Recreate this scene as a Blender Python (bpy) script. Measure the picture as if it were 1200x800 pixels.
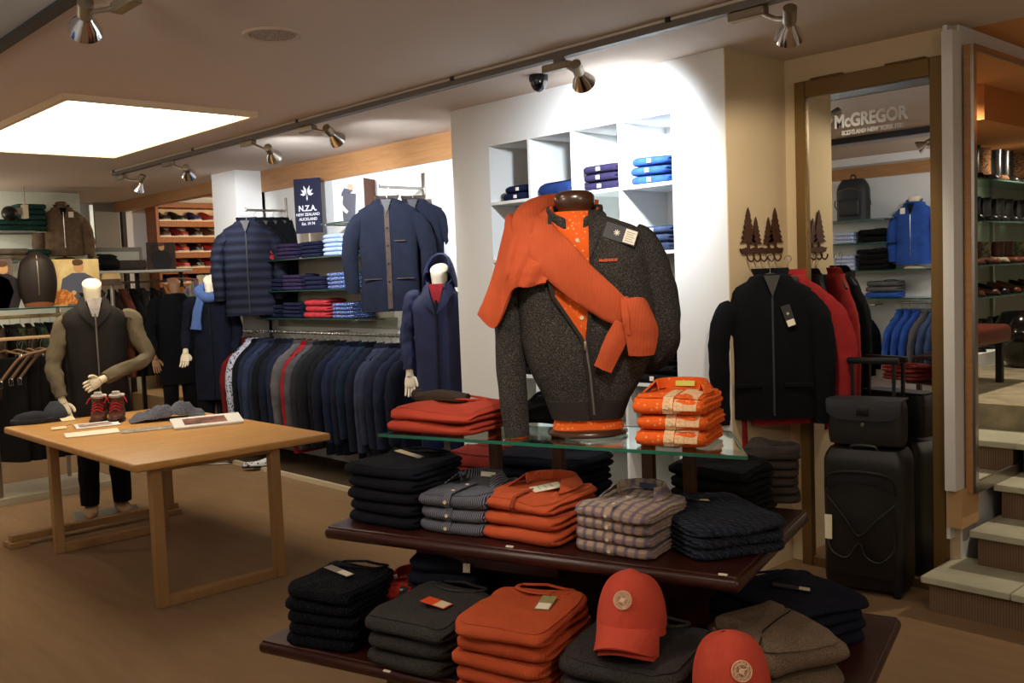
import bpy, bmesh, math, random
from mathutils import Vector, Matrix, noise
scene = bpy.context.scene
for o in list(bpy.data.objects): bpy.data.objects.remove(o)
C = scene.collection
PI = math.pi
V = Vector
# ---------------------------------------------------------------- camera
FPX = 1127.8; EYE = V((0, 0, 1.62))
pitch, roll, yaw = math.radians(3.947), math.radians(-2.235), math.radians(46.76)
def _cam_axes():
    cp, sp, cr, sr = math.cos(pitch), math.sin(pitch), math.cos(roll), math.sin(roll)
    right, fwd, up = V((1, 0, 0)), V((0, cp, -sp)), V((0, sp, cp))
    r2 = right * cr + up * sr; u2 = up * cr - right * sr
    Z = Matrix.Rotation(yaw, 3, 'Z')
    return Z @ r2, Z @ u2, Z @ fwd
CR, CU, CF = _cam_axes()
cam_data = bpy.data.cameras.new('camera'); cam = bpy.data.objects.new('camera', cam_data); C.objects.link(cam)
cam_data.sensor_fit = 'HORIZONTAL'; cam_data.sensor_width = 36; cam_data.lens = FPX / 1200 * 36
cam_data.clip_start = 0.03; cam_data.clip_end = 60
M = Matrix((CR, CU, -CF)).transposed().to_4x4(); M.translation = EYE
cam.matrix_world = M
scene.camera = cam
def ray(x, y): return CF + CR * ((x - 600) / FPX) - CU * ((y - 400) / FPX)
def atZ(x, y, z): d = ray(x, y); return EYE + d * ((z - EYE.z) / d.z)
def atY(x, y, Y): d = ray(x, y); return EYE + d * (Y / d.y)
def atX(x, y, X): d = ray(x, y); return EYE + d * (X / d.x)
def zat(p, py):
    """height above/below the ground point p whose picture row is py"""
    lo, hi = 0.0, 3.2
    for i in range(40):
        m = (lo + hi) / 2; d = V((p[0], p[1], m)) - EYE
        y = 400 - FPX * d.dot(CU) / d.dot(CF)
        if y > py: lo = m
        else: hi = m
    return (lo + hi) / 2
# ---------------------------------------------------------------- world, exposure
scene.view_settings.view_transform = 'Standard'; scene.view_settings.look = 'None'
scene.view_settings.gamma = 1; scene.view_settings.use_curve_mapping = False
scene.view_settings.exposure = 0.0
world = bpy.data.worlds.new('world'); scene.world = world; world.use_nodes = True
world.node_tree.nodes['Background'].inputs[0].default_value = (1.0, 0.86, 0.7, 1)
world.node_tree.nodes['Background'].inputs[1].default_value = 0.05
# lamp powers in watts, tuned together
P_WALL, P_FRONT, P_BOX, P_GEN = 150, 74, 7.0, 54
# ---------------------------------------------------------------- materials
def lin(c):
    def f(u):
        u /= 255.0
        return u / 12.92 if u <= 0.04045 else ((u + 0.055) / 1.055) ** 2.4
    return (f(c[0]), f(c[1]), f(c[2]), 1)
MATS = {}
def mat(name, col, rough=0.8, metal=0.0, pattern=None, bump=0.0, scale=60, col2=None, sheen=0.0, spec=0.3, emit=0, trans=0, ior=1.45, coat=0, coords='Object', mix=(0.45, 0.6), stretch=None):
    if name in MATS: return MATS[name]
    m = bpy.data.materials.new(name); m.use_nodes = True; nt = m.node_tree; N = nt.nodes; L = nt.links
    b = N['Principled BSDF']
    b.inputs['Base Color'].default_value = lin(col); b.inputs['Roughness'].default_value = rough
    b.inputs['Metallic'].default_value = metal; b.inputs['Specular IOR Level'].default_value = spec
    b.inputs['Coat Weight'].default_value = coat
    if sheen: b.inputs['Sheen Weight'].default_value = sheen; b.inputs['Sheen Tint'].default_value = lin(col)
    if trans: b.inputs['Transmission Weight'].default_value = trans; b.inputs['IOR'].default_value = ior
    if emit: b.inputs['Emission Color'].default_value = lin(col); b.inputs['Emission Strength'].default_value = emit
    if pattern or bump:
        tc = N.new('ShaderNodeTexCoord'); mp = N.new('ShaderNodeMapping'); L.new(tc.outputs[coords], mp.inputs[0])
        if stretch: mp.inputs['Scale'].default_value = stretch
        def ramp(src, a, bb, c1, c2):
            r = N.new('ShaderNodeValToRGB'); r.color_ramp.elements[0].position = a; r.color_ramp.elements[1].position = bb
            r.color_ramp.elements[0].color = c1; r.color_ramp.elements[1].color = c2; L.new(src, r.inputs[0]); return r.outputs[0]
        def nz(s, det=3, rg=0.6):
            n = N.new('ShaderNodeTexNoise'); n.inputs['Scale'].default_value = s; n.inputs['Detail'].default_value = det; n.inputs['Roughness'].default_value = rg
            L.new(mp.outputs[0], n.inputs['Vector']); return n.outputs['Fac']
        def wv(s, direction, dist=0.0, prof='SIN'):
            w = N.new('ShaderNodeTexWave'); w.bands_direction = direction; w.wave_profile = prof; w.inputs['Scale'].default_value = s
            w.inputs['Distortion'].default_value = dist; L.new(mp.outputs[0], w.inputs['Vector']); return w.outputs['Fac']
        c1, c2 = lin(col), lin(col2 or [max(0, int(v * 0.72)) for v in col])
        h = None
        if pattern in (None, 'plain', 'fabric', 'speck', 'wood', 'carpet', 'marble'):
            if pattern == 'speck':
                h = nz(scale, 2, 0.9); L.new(ramp(h, mix[0], mix[1], c1, c2), b.inputs['Base Color'])
            elif pattern == 'wood':
                mp.inputs['Scale'].default_value = stretch or (1.2, 14, 14)
                h = nz(scale, 5, 0.6); L.new(ramp(h, 0.3, 0.75, c1, c2), b.inputs['Base Color'])
            elif pattern == 'marble':
                h = nz(scale, 8, 0.65); L.new(ramp(h, 0.35, 0.7, c1, c2), b.inputs['Base Color'])
            elif pattern in ('fabric', 'carpet'):
                big = nz(scale * 0.05 + 2, 3); L.new(ramp(big, 0.3, 0.75, c1, c2), b.inputs['Base Color']); h = nz(scale, 2, 0.8)
            else: h = nz(scale, 3)
        elif pattern == 'knit':
            w1 = wv(scale, 'X'); h0 = nz(scale * 3, 2, 0.8)
            mm = N.new('ShaderNodeMath'); mm.operation = 'ADD'; L.new(w1, mm.inputs[0]); L.new(h0, mm.inputs[1]); h = mm.outputs[0]
            big = nz(8, 3); L.new(ramp(big, 0.3, 0.8, c1, c2), b.inputs['Base Color'])
        elif pattern == 'cable':
            w1 = wv(scale, 'X', 0); w2 = wv(scale * 1.6, 'DIAGONAL', 6)
            mm = N.new('ShaderNodeMath'); mm.operation = 'MULTIPLY'; L.new(w1, mm.inputs[0]); L.new(w2, mm.inputs[1]); h = mm.outputs[0]
            L.new(ramp(h, 0.0, 0.6, c2, c1), b.inputs['Base Color'])
        elif pattern in ('plaid', 'stripe', 'gingham'):
            w1 = wv(scale, 'X', 0.3); r1 = ramp(w1, mix[0], mix[1], c1, c2)
            if pattern == 'stripe': L.new(r1, b.inputs['Base Color'])
            else:
                w2 = wv(scale, 'Y', 0.3); w3 = wv(scale, 'Z', 0.3)
                ad = N.new('ShaderNodeMath'); ad.operation = 'MAXIMUM'; L.new(w2, ad.inputs[0]); L.new(w3, ad.inputs[1])
                mx = N.new('ShaderNodeMix'); mx.data_type = 'RGBA'
                r2 = ramp(ad.outputs[0], mix[0] + 0.3, mix[1] + 0.35, (0, 0, 0, 1), (0.6, 0.6, 0.6, 1))
                L.new(r2, mx.inputs['Factor']); L.new(r1, mx.inputs['A']); mx.inputs['B'].default_value = c2; L.new(mx.outputs['Result'], b.inputs['Base Color'])
            h = nz(400, 2)
        elif pattern == 'quilt':
            h = wv(scale, 'Z', 0.6); L.new(ramp(h, 0.0, 0.5, c2, c1), b.inputs['Base Color'])
        elif pattern == 'dots':
            vo = N.new('ShaderNodeTexVoronoi'); vo.inputs['Scale'].default_value = scale; L.new(mp.outputs[0], vo.inputs['Vector'])
            L.new(ramp(vo.outputs['Distance'], mix[0], mix[1], c2, c1), b.inputs['Base Color']); h = vo.outputs['Distance']
        elif pattern == 'multi':
            vo = N.new('ShaderNodeTexVoronoi'); vo.inputs['Scale'].default_value = scale; L.new(mp.outputs[0], vo.inputs['Vector'])
            mx = N.new('ShaderNodeMix'); mx.data_type = 'RGBA'; mx.inputs['Factor'].default_value = 0.72
            L.new(vo.outputs['Color'], mx.inputs['A']); mx.inputs['B'].default_value = c1; L.new(mx.outputs['Result'], b.inputs['Base Color']); h = vo.outputs['Distance']
        if bump and h is not None:
            bp = N.new('ShaderNodeBump'); bp.inputs['Strength'].default_value = min(1, bump); bp.inputs['Distance'].default_value = 0.004 * max(1, bump)
            L.new(h, bp.inputs['Height']); L.new(bp.outputs[0], b.inputs['Normal'])
    MATS[name] = m
    return m
def fab(name, col, pattern='fabric', **k):
    k.setdefault('scale', 220); k.setdefault('bump', 0.5); k.setdefault('rough', 0.9); k.setdefault('spec', 0.12); k.setdefault('sheen', 0.15)
    return mat(name, col, pattern=pattern, **k)
# ---------------------------------------------------------------- mesh builder
def smooth(t): t = max(0, min(1, t)); return t * t * (3 - 2 * t)
def lerp(a, b, t): return a + (b - a) * t
def catmull(pts, n):
    """resample a polyline of equal-length tuples with a Catmull-Rom curve, n samples per span"""
    out = []; m = len(pts)
    for i in range(m - 1):
        p0, p1, p2, p3 = pts[max(0, i - 1)], pts[i], pts[i + 1], pts[min(m - 1, i + 2)]
        for k in range(n):
            t = k / n
            out.append(tuple(0.5 * (2 * b + (c - a) * t + (2 * a - 5 * b + 4 * c - d) * t * t + (3 * b - a - 3 * c + d) * t ** 3) for a, b, c, d in zip(p0, p1, p2, p3)))
    out.append(tuple(pts[-1])); return out
def patch(grid, n=5, wr=.004, seed=0, fold=0, f=16):
    """interpolate a coarse grid of points smoothly and add cloth wrinkles"""
    rows = [catmull([tuple(p) for p in r], n) for r in grid]; cols = list(zip(*rows)); out = [catmull([tuple(p) for p in c], n) for c in cols]; R_ = []
    for i, r in enumerate(zip(*out)):
        row = []
        for j, p in enumerate(r):
            q = V(p); w = noise.noise(q * f + V((seed, seed, seed))) * wr + noise.noise(q * f * 2.7 + V((0, seed, 3))) * wr * .4
            if fold: w += fold * math.sin(j * .9 + i * .10 + seed)
            row.append(q + V((0, w, 0)))
        R_.append(row)
    return R_
class MB:
    def __init__(s): s.v = []; s.f = []
    def add(s, vs, fs, M=None):
        k = len(s.v); s.v += [tuple(M @ V(p)) if M else tuple(p) for p in vs]; s.f += [tuple(i + k for i in f) for f in fs]; return s
    def box(s, x0, x1, y0, y1, z0, z1, M=None):
        vs = [(x, y, z) for x in (x0, x1) for y in (y0, y1) for z in (z0, z1)]
        return s.add(vs, [(0, 1, 3, 2), (4, 6, 7, 5), (0, 4, 5, 1), (2, 3, 7, 6), (0, 2, 6, 4), (1, 5, 7, 3)], M)
    def rbox(s, x0, x1, y0, y1, z0, z1, r=0.01, seg=2, M=None):
        bm = bmesh.new(); bmesh.ops.create_cube(bm, size=1)
        for v in bm.verts: v.co = V(((x0 + x1) / 2 + v.co.x * (x1 - x0), (y0 + y1) / 2 + v.co.y * (y1 - y0), (z0 + z1) / 2 + v.co.z * (z1 - z0)))
        r = min(r, abs(x1 - x0) * .49, abs(y1 - y0) * .49, abs(z1 - z0) * .49)
        bmesh.ops.bevel(bm, geom=list(bm.edges), offset=r, segments=seg, profile=0.5, affect='EDGES')
        bm.verts.index_update(); vs = [v.co.copy() for v in bm.verts]; fs = [tuple(v.index for v in f.verts) for f in bm.faces]; bm.free()
        return s.add(vs, fs, M)
    def loft(s, rings, cap0=True, cap1=True, closed=True, M=None):
        n = len(rings[0]); vs = [p for r in rings for p in r]; fs = []
        for i in range(len(rings) - 1):
            for j in range(n if closed else n - 1):
                a = i * n + j; b = i * n + (j + 1) % n; fs.append((a, b, b + n, a + n))
        if closed and cap0: fs.append(tuple(range(n - 1, -1, -1)))
        if closed and cap1: fs.append(tuple((len(rings) - 1) * n + j for j in range(n)))
        return s.add(vs, fs, M)
    def tube(s, pts, rad, n=12, flat=1.0, up=None, cap=True, M=None, wob=0, seed=0, samples=0, ridge=0):
        """pts list of 3-vectors, rad scalar or list; flat squashes the section along the second axis"""
        if not hasattr(rad, '__len__'): rad = [rad] * len(pts)
        fl = flat if hasattr(flat, '__len__') else [flat] * len(pts)
        if samples:
            rows = catmull([tuple(p) + (r, f) for p, r, f in zip(pts, rad, fl)], samples); pts = [V(r[:3]) for r in rows]; rad = [r[3] for r in rows]; fl = [r[4] for r in rows]
        pts = [V(p) for p in pts]; rings = []; ref = V(up) if up else None
        for i, p in enumerate(pts):
            t = (pts[min(i + 1, len(pts) - 1)] - pts[max(i - 1, 0)]).normalized()
            if ref is None:
                ref = V((0, 0, 1)) if abs(t.z) < 0.9 else V((1, 0, 0))
            a = ref - t * ref.dot(t)
            a = a.normalized() if a.length > 1e-6 else t.orthogonal().normalized()
            b = t.cross(a).normalized()
            if not up: ref = a
            ring = []
            for j in range(n):
                th = 2 * PI * j / n; r = rad[i]
                if ridge: r *= 1 + ridge * math.sin(5 * th + 2.2 * math.sin(i * .12 + seed))
                if wob: r *= 1 + wob * noise.noise(V((math.cos(th) * 2 + seed, math.sin(th) * 2, p.length * 22 + seed)))
                ring.append(p + a * (math.cos(th) * r * fl[i]) + b * (math.sin(th) * r))
            rings.append(ring)
        return s.loft(rings, cap, cap, True, M)
    def lathe(s, prof, n=24, M=None, sx=1, sy=1, cap=True):
        rings = [[(r * sx * math.cos(2 * PI * j / n), r * sy * math.sin(2 * PI * j / n), z) for j in range(n)] for r, z in prof]
        return s.loft(rings, cap, cap, True, M)
    def prism(s, outline, t, M=None, axis='y'):
        """outline of (x, z) pairs given thickness t along y"""
        n = len(outline)
        vs = [(x, -t / 2, z) for x, z in outline] + [(x, t / 2, z) for x, z in outline]
        fs = [tuple(range(n)), tuple(range(2 * n - 1, n - 1, -1))] + [(i, i + n, (i + 1) % n + n, (i + 1) % n) for i in range(n)]
        return s.add(vs, fs, M)
    def sheet(s, rows, t, M=None):
        """thick cloth from a grid of points (rows of equal length)"""
        nr, nc = len(rows), len(rows[0]); P = [[V(p) for p in r] for r in rows]; top = []; bot = []
        for i in range(nr):
            for j in range(nc):
                du = P[min(i + 1, nr - 1)][j] - P[max(i - 1, 0)][j]; dv = P[i][min(j + 1, nc - 1)] - P[i][max(j - 1, 0)]
                nn = du.cross(dv); nn = nn.normalized() if nn.length > 1e-9 else V((0, -1, 0))
                top.append(P[i][j] + nn * t / 2); bot.append(P[i][j] - nn * t / 2)
        fs = []; K = nr * nc
        for i in range(nr - 1):
            for j in range(nc - 1):
                a = i * nc + j; fs.append((a, a + 1, a + nc + 1, a + nc)); fs.append((a + K, a + nc + K, a + nc + 1 + K, a + 1 + K))
        for j in range(nc - 1):
            fs.append((j, j + K, j + 1 + K, j + 1)); a = (nr - 1) * nc + j; fs.append((a, a + 1, a + 1 + K, a + K))
        for i in range(nr - 1):
            a = i * nc; fs.append((a, a + nc, a + nc + K, a + K)); a = i * nc + nc - 1; fs.append((a, a + K, a + nc + K, a + nc))
        return s.add(top + bot, fs, M)
    def build(s, name, m, parent=None, sm=True, subd=0, **props):
        me = bpy.data.meshes.new(name); me.from_pydata(s.v, [], s.f); me.update()
        bm = bmesh.new(); bm.from_mesh(me); bmesh.ops.recalc_face_normals(bm, faces=bm.faces); bm.to_mesh(me); bm.free()
        if sm:
            me.polygons.foreach_set('use_smooth', [True] * len(me.polygons))
            try: me.set_sharp_from_angle(angle=math.radians(42))
            except Exception: pass
        if m: me.materials.append(m)
        o = bpy.data.objects.new(name, me); C.objects.link(o)
        if parent: o.parent = parent
        if subd:
            md = o.modifiers.new('subdivision', 'SUBSURF'); md.levels = subd; md.render_levels = subd
        for k, v in props.items(): o[k] = v
        return o
def tag(o, label, cat, group=None, kind=None):
    o['label'] = label; o['category'] = cat
    if group: o['group'] = group
    if kind: o['kind'] = kind
    return o
def thing(name, label, cat, loc=(0, 0, 0), rz=0, group=None):
    o = bpy.data.objects.new(name, None); o.empty_display_size = 0.1; C.objects.link(o); o.location = loc; o.rotation_euler = (0, 0, rz)
    return tag(o, label, cat, group)
def struct(o): o['kind'] = 'structure'; return o
KIDS = {}
def kids(o):
    return [c for c in bpy.data.objects if c.parent == o]
def dup(root, loc=None, rz=None, label=None, group=None, mats=None, scl=None):
    def cp(o, par):
        c = o.copy(); C.objects.link(c)
        if par: c.parent = par
        if mats and c.type == 'MESH':
            key = o.name.split('.')[0]
            mm = mats.get(key, mats.get('*'))
            if mm is not None and c.material_slots: c.material_slots[0].link = 'OBJECT'; c.material_slots[0].material = mm
        for ch in kids(o): cp(ch, c)
        return c
    r = cp(root, None)
    if loc is not None: r.location = loc
    if rz is not None: r.rotation_euler = (0, 0, rz)
    if scl: r.scale = scl if hasattr(scl, '__len__') else (scl,) * 3
    if label: r['label'] = label
    if group: r['group'] = group
    return r
def face_cam(p, off=0.0):
    """z rotation that turns local -y towards the photographer, plus an offset in degrees"""
    d = EYE - V(p); return math.atan2(d.x, -d.y) + math.radians(off)
def rotm(deg, axis='Z', loc=(0, 0, 0)): return Matrix.Translation(loc) @ Matrix.Rotation(math.radians(deg), 4, axis)
# ---------------------------------------------------------------- common materials
M_white = mat('white_paint', (226, 226, 224), 0.85, bump=0.05, scale=40)
M_ceil = mat('ceiling_paint', (206, 190, 176), 0.9, bump=0.05, scale=60)
M_beige = mat('beige_paint', (205, 184, 150), 0.85, bump=0.05, scale=40)
M_cube = mat('white_laminate', (225, 228, 226), 0.45)
M_band = mat('beech_band', (178, 132, 88), 0.5, pattern='wood', scale=3, col2=(158, 110, 68))
M_carpet = mat('brown_carpet', (142, 116, 88), 0.95, pattern='carpet', scale=130, bump=0.6, col2=(134, 108, 80), spec=0.05, stretch=(0.25, 2.0, 1))
M_dwood = mat('dark_mahogany', (62, 26, 20), 0.32, pattern='wood', scale=3, col2=(44, 18, 14), spec=0.5)
M_beech = mat('beech_tabletop', (204, 154, 88), 0.42, pattern='wood', scale=2.5, col2=(184, 134, 72), stretch=(9, 1.2, 9), spec=0.4)
M_beechleg = mat('beech_leg', (160, 124, 80), 0.5, pattern='wood', scale=2.5, col2=(150, 112, 70), stretch=(9, 9, 1.2))
M_steel = mat('brushed_steel', (170, 165, 158), 0.3, metal=1.0)
M_chrome = mat('chrome', (225, 225, 225), 0.12, metal=1.0)
M_nickel = mat('champagne_metal', (150, 138, 118), 0.4, metal=0.8)
M_track = mat('grey_track', (112, 106, 100), 0.55, metal=0.3)
M_black = mat('black_plastic', (18, 18, 19), 0.4)
M_mirror = mat('mirror_glass', (236, 238, 236), 0.01, metal=1.0)
M_gold = mat('bronze_frame', (118, 92, 52), 0.42, metal=0.35)
M_paper = mat('white_card', (236, 228, 208), 0.7)
M_cream = mat('cream_label', (222, 206, 170), 0.7)
M_darkcard = mat('charcoal_card', (52, 50, 50), 0.5)
M_wire = mat('hanger_wire', (150, 148, 142), 0.3, metal=1)
M_skin = mat('mannequin_white', (228, 216, 190), 0.45)
# ================================================================ lamps (the shop's own fixtures and added unseen ones)
def spot(name, loc, target, watts, size=70, blend=0.6, col=(1, 0.93, 0.84), rad=0.04, parent=None):
    l = bpy.data.lights.new(name, 'SPOT'); l.energy = watts; l.spot_size = math.radians(size); l.spot_blend = blend; l.color = col; l.shadow_soft_size = rad
    o = bpy.data.objects.new(name, l); C.objects.link(o); o.location = loc
    o.rotation_euler = (V(target) - V(loc)).to_track_quat('-Z', 'Y').to_euler()
    if parent:
        o.parent = parent; o.matrix_parent_inverse = Matrix.LocRotScale(parent.location, parent.rotation_euler, None).inverted()
    return o
HC = 2.70                                      # ceiling height
YW, YC, YO = 4.68, 4.12, -0.62                 # back wall, cube wall, opposite wall
XF = -12.3                                     # far wall
# ================================================================ room shell
def slab(name, x0, x1, y0, y1, z0, z1, m): return struct(MB().box(x0, x1, y0, y1, z0, z1).build(name, m, sm=False))
slab('floor', XF - .1, 3.0, YO - .1, 9.5, -0.1, 0, M_carpet)
slab('ceiling', XF - .1, 3.0, YO - .1, YW + .12, HC, HC + .1, M_ceil)
slab('wall_back', -8.35, -1.86, YW, YW + .12, 0, HC, M_white)
slab('wall_opposite', XF, 3.0, YO - .1, YO, 0, HC, M_white)
slab('wall_right', 2.9, 3.0, YO, 9.5, 0, HC, M_white)
slab('wall_far', XF - .1, XF, YO, 9.5, 0, HC + .3, M_white)
slab('wall_annex', XF, 3.0, 9.4, 9.5, 0, HC + .3, M_white)
slab('wall_stair_right', 0.35, 3.0, YW, YW + .12, 0, HC, M_white)
slab('wall_stair_left', -2.0, -1.86, YW + .12, 9.4, 0, HC, M_white)
M_annexceil = mat('annex_ceiling_paint', (214, 150, 92), 0.9)
slab('trim_annex_ceiling', -2.0, 3.0, YW + .12, 9.5, HC, HC + .1, M_annexceil)
slab('trim_far_annex_ceiling', XF, -2.0, YW + .12, 9.5, HC + .12, HC + .22, mat('far_ceiling_paint', (226, 208, 170), 0.9))
slab('trim_far_header', XF, -8.75, YW, YW + .12, 2.585, HC + .12, M_band)
slab('trim_pillar', -8.82, -8.35, 4.38, YW + .12, 0, HC, M_white)
# wood band along the top of the back wall between pillar and cube wall
slab('trim_wood_band', -8.35, -4.885, YW - .03, YW, 2.50, HC, M_band)
slab('trim_wood_post', -8.35, atY(298, 230, YW).x, YW - .03, YW, 0, 2.50, M_band)
slab('trim_opposite_band', -9.0, 2.9, YO, YO + .04, 2.5, HC - .06, M_band)
slab('trim_opposite_bulkhead', -9.0, 2.9, YO + .04, YO + .30, 2.62, HC, M_white)
# ---- cube wall: protruding white box with 4 x 6 niches cut out, modelled as face strips plus liners
cx0, cx1 = -4.885, -2.775; gx0, pitchx = -4.525, 0.3545; nx = 4
rows_z = [2.43, 2.08, 1.72, 1.36, 1.0, 0.64, 0.28]
cw = MB(); gx1 = gx0 + nx * pitchx
cw.box(cx0, gx0, YC, YW, 0, HC); cw.box(gx1, cx1, YC, YW, 0, HC)
cw.box(gx0, gx1, YC, YW, rows_z[0], HC); cw.box(gx0, gx1, YC, YW, 0, rows_z[-1])
cw.box(gx0, gx1, YC + .40, YW, rows_z[-1], rows_z[0])
struct(cw.build('wall_cube_front', M_white, sm=False))
gr = MB()
for i in range(1, nx): gr.box(gx0 + i * pitchx - .009, gx0 + i * pitchx + .009, YC - .002, YC + .40, rows_z[-1], rows_z[0])
for z in rows_z[1:-1]: gr.box(gx0, gx1, YC - .001, YC + .40, z - .018, z)
struct(gr.build('trim_cube_grid', M_cube, sm=False))
# beige return of the cube wall and the beige strip behind the mirror
slab('trim_beige_return', cx1, cx1 + .006, YC, YW, 0, HC, M_beige)
slab('trim_beige_wall', cx1 + .006, -1.87, YW - .006, YW, 0, HC, M_beige)
# ---- platform under the long rail
slab('trim_platform_edge', -9.3, -4.9, 4.07, 4.10, 0, 0.035, mat('pale_trim', (190, 178, 150), 0.6))
slab('trim_platform', -8.3, -4.9, 4.10, YW, 0, 0.03, mat('dark_plinth', (70, 56, 42), 0.8))
# ---- stairs
M_tread = mat('pale_stone_tread', (196, 192, 170), 0.5, pattern='marble', scale=5, col2=(170, 172, 150))
M_riser = mat('ribbed_riser', (128, 104, 84), 0.9, pattern='stripe', scale=26, col2=(104, 84, 66), bump=0.4)
def step(z, y, x0, depth=0.42):
    struct(MB().box(x0 + .03, 0.35, y + .03, y + depth, z - .165 if z > .2 else 0, z - .032).build('trim_stair_riser', M_riser, sm=False))
    t = MB(); x = x0; k = 0
    while x < .35:
        t.rbox(x + .0015, min(x + .39, .35) - .0015, y, y + depth, z - .032, z, .004, 1); x += .39; k += 1
    struct(t.build('trim_stair_tread', M_tread))
step(.168, 4.31, -1.905); step(.335, 4.60, -1.80, .40); step(.502, 4.90, -1.80, .40); step(.66, 5.20, -1.8, .4)
slab('trim_upper_landing', -1.8, 2.9, 5.58, 9.4, 0, .80, mat('landing_carpet', (170, 158, 132), 0.95, pattern='carpet', scale=120, bump=.5))
# white plaster corner with wooden edge beside the second mirror
slab('trim_plaster_corner', -1.895, -1.845, 4.565, YW + .12, .52, 2.66, M_white)
slab('trim_plaster_corner_low', -1.90, -1.83, 4.60, YW + .12, .335, .52, mat('tan_plaster', (198, 160, 116), .8))
slab('trim_white_post', -1.915, -1.895, 4.63, YW, .27, HC, M_white)
# ---- first mirror (bronze frame, standing against the back wall)
mr = thing('wall_mirror', 'tall bronze-framed mirror with grey lettering standing right of the tree coat hooks', 'mirror', (-2.30, 4.672, 0))
hw, ztop = .385, 2.565
fr = MB(); fw_ = .062
fr.rbox(-hw, -hw + fw_, -.05, .0, 0, ztop, .004, 1); fr.rbox(hw - fw_, hw, -.05, .0, 0, ztop, .004, 1)
fr.rbox(-hw + fw_, hw - fw_, -.05, .0, ztop - .085, ztop, .004, 1); fr.rbox(-hw + fw_, hw - fw_, -.05, 0, 0, .05, .004, 1)
fr.rbox(-.30, -.12, -.04, -.01, ztop, ztop + .012, .004, 1); fr.rbox(.1, .3, -.04, -.01, ztop, ztop + .012, .004, 1)
fr.build('frame', M_gold, mr)
MB().box(-hw + fw_, hw - fw_, -.03, -.024, .05, ztop - .085).build('mirror_pane', M_mirror, mr, sm=False)
M_letter = mat('frosted_letter', (214, 216, 218), .6)
def text(body, size, m, parent, loc, rot=(PI / 2, 0, 0), name='lettering', extrude=.0006, sx=1, bold=0):
    cu = bpy.data.curves.new(name, 'FONT'); cu.body = body; cu.size = size; cu.extrude = extrude; cu.align_x = 'CENTER'; cu.align_y = 'CENTER'; cu.offset = bold
    t = bpy.data.objects.new(name, cu); C.objects.link(t)
    dg = bpy.context.evaluated_depsgraph_get(); me = bpy.data.meshes.new_from_object(t.evaluated_get(dg)); bpy.data.objects.remove(t)
    me.materials.clear(); me.materials.append(m)
    o = bpy.data.objects.new(name, me); C.objects.link(o); o.parent = parent; o.location = loc; o.rotation_euler = rot; o.scale = (sx, 1, 1); return o
pm = atY(1019, 138, 4.64)
text('McGREGOR', .088, M_letter, mr, (pm.x + 2.30, -.0325, pm.z), sx=.82, bold=.0035)
pm = atY(1022, 149, 4.64)
text('SCOTLAND NEW YORK 1921', .03, M_letter, mr, (pm.x + 2.30, -.0325, pm.z - .01), sx=.82, bold=.001)
# ---- second mirror on the stair side wall
m2 = thing('stair_mirror', 'aluminium-edged mirror above the stone steps reflecting shoe shelves', 'mirror', (-1.80, 4.66, .50))
MB().box(-.035, -.002, 0, 3.2, 0, 2.1).build('backing_board', M_band, m2, sm=False)
f = MB(); f.box(-.002, .012, 0, .035, 0, 2.1).box(-.002, .012, .035, 3.2, 0, .055).box(-.002, .012, .035, 3.2, 2.075, 2.1); f.build('frame', M_steel, m2, sm=False)
MB().box(-.002, .004, .035, 3.2, .055, 2.075).build('mirror_pane', M_mirror, m2, sm=False)
# ================================================================ ceiling fittings
# recessed light box with frosted panel
lb = thing('ceiling_light_box', 'large square glowing ceiling light panel with a frosted cover', 'ceiling light', (-6.6, 2.48, HC))
x0, x1, y0, y1 = -1.13, 1.07, -.55, .55
M_glow = mat('glowing_panel', (255, 238, 208), .6, emit=P_BOX)
MB().box(x0, x1, y0, y1, -.012, -.006).build('frosted_panel', M_glow, lb, sm=False)
f = MB(); t = .035
f.box(x0 - t, x1 + t, y0 - t, y0, -.035, 0).box(x0 - t, x1 + t, y1, y1 + t, -.035, 0).box(x0 - t, x0, y0, y1, -.035, 0).box(x1, x1 + t, y0, y1, -.035, 0)
f.build('frame', mat('cream_frame', (222, 200, 168), .6), lb, sm=False)
for i in range(3):
    for j in range(4):
        if i == 1 and j in (0, 3): continue
        MB().lathe([(.008, -.03), (.008, -.012)], 8, Matrix.Translation((x0 + .12 + j * (x1 - x0 - .24) / 3, y0 + .04 + i * (y1 - y0 - .08) / 2, 0))).build('stud', M_steel, lb)
# round ceiling speaker
sp = thing('ceiling_speaker', 'round flush grille in the brown ceiling', 'speaker', (-3.774, 2.195, HC))
MB().lathe([(.001, -.006), (.10, -.006), (.104, -.002), (.105, 0)], 32).build('grille', mat('taupe_grille', (186, 168, 152), .8, pattern='dots', scale=160, bump=.4), sp)
MB().lathe([(.104, -.004), (.112, -.010), (.124, -.008), (.128, 0), (.104, 0)], 32).build('rim', mat('speaker_rim', (196, 178, 162), .6), sp)
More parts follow.
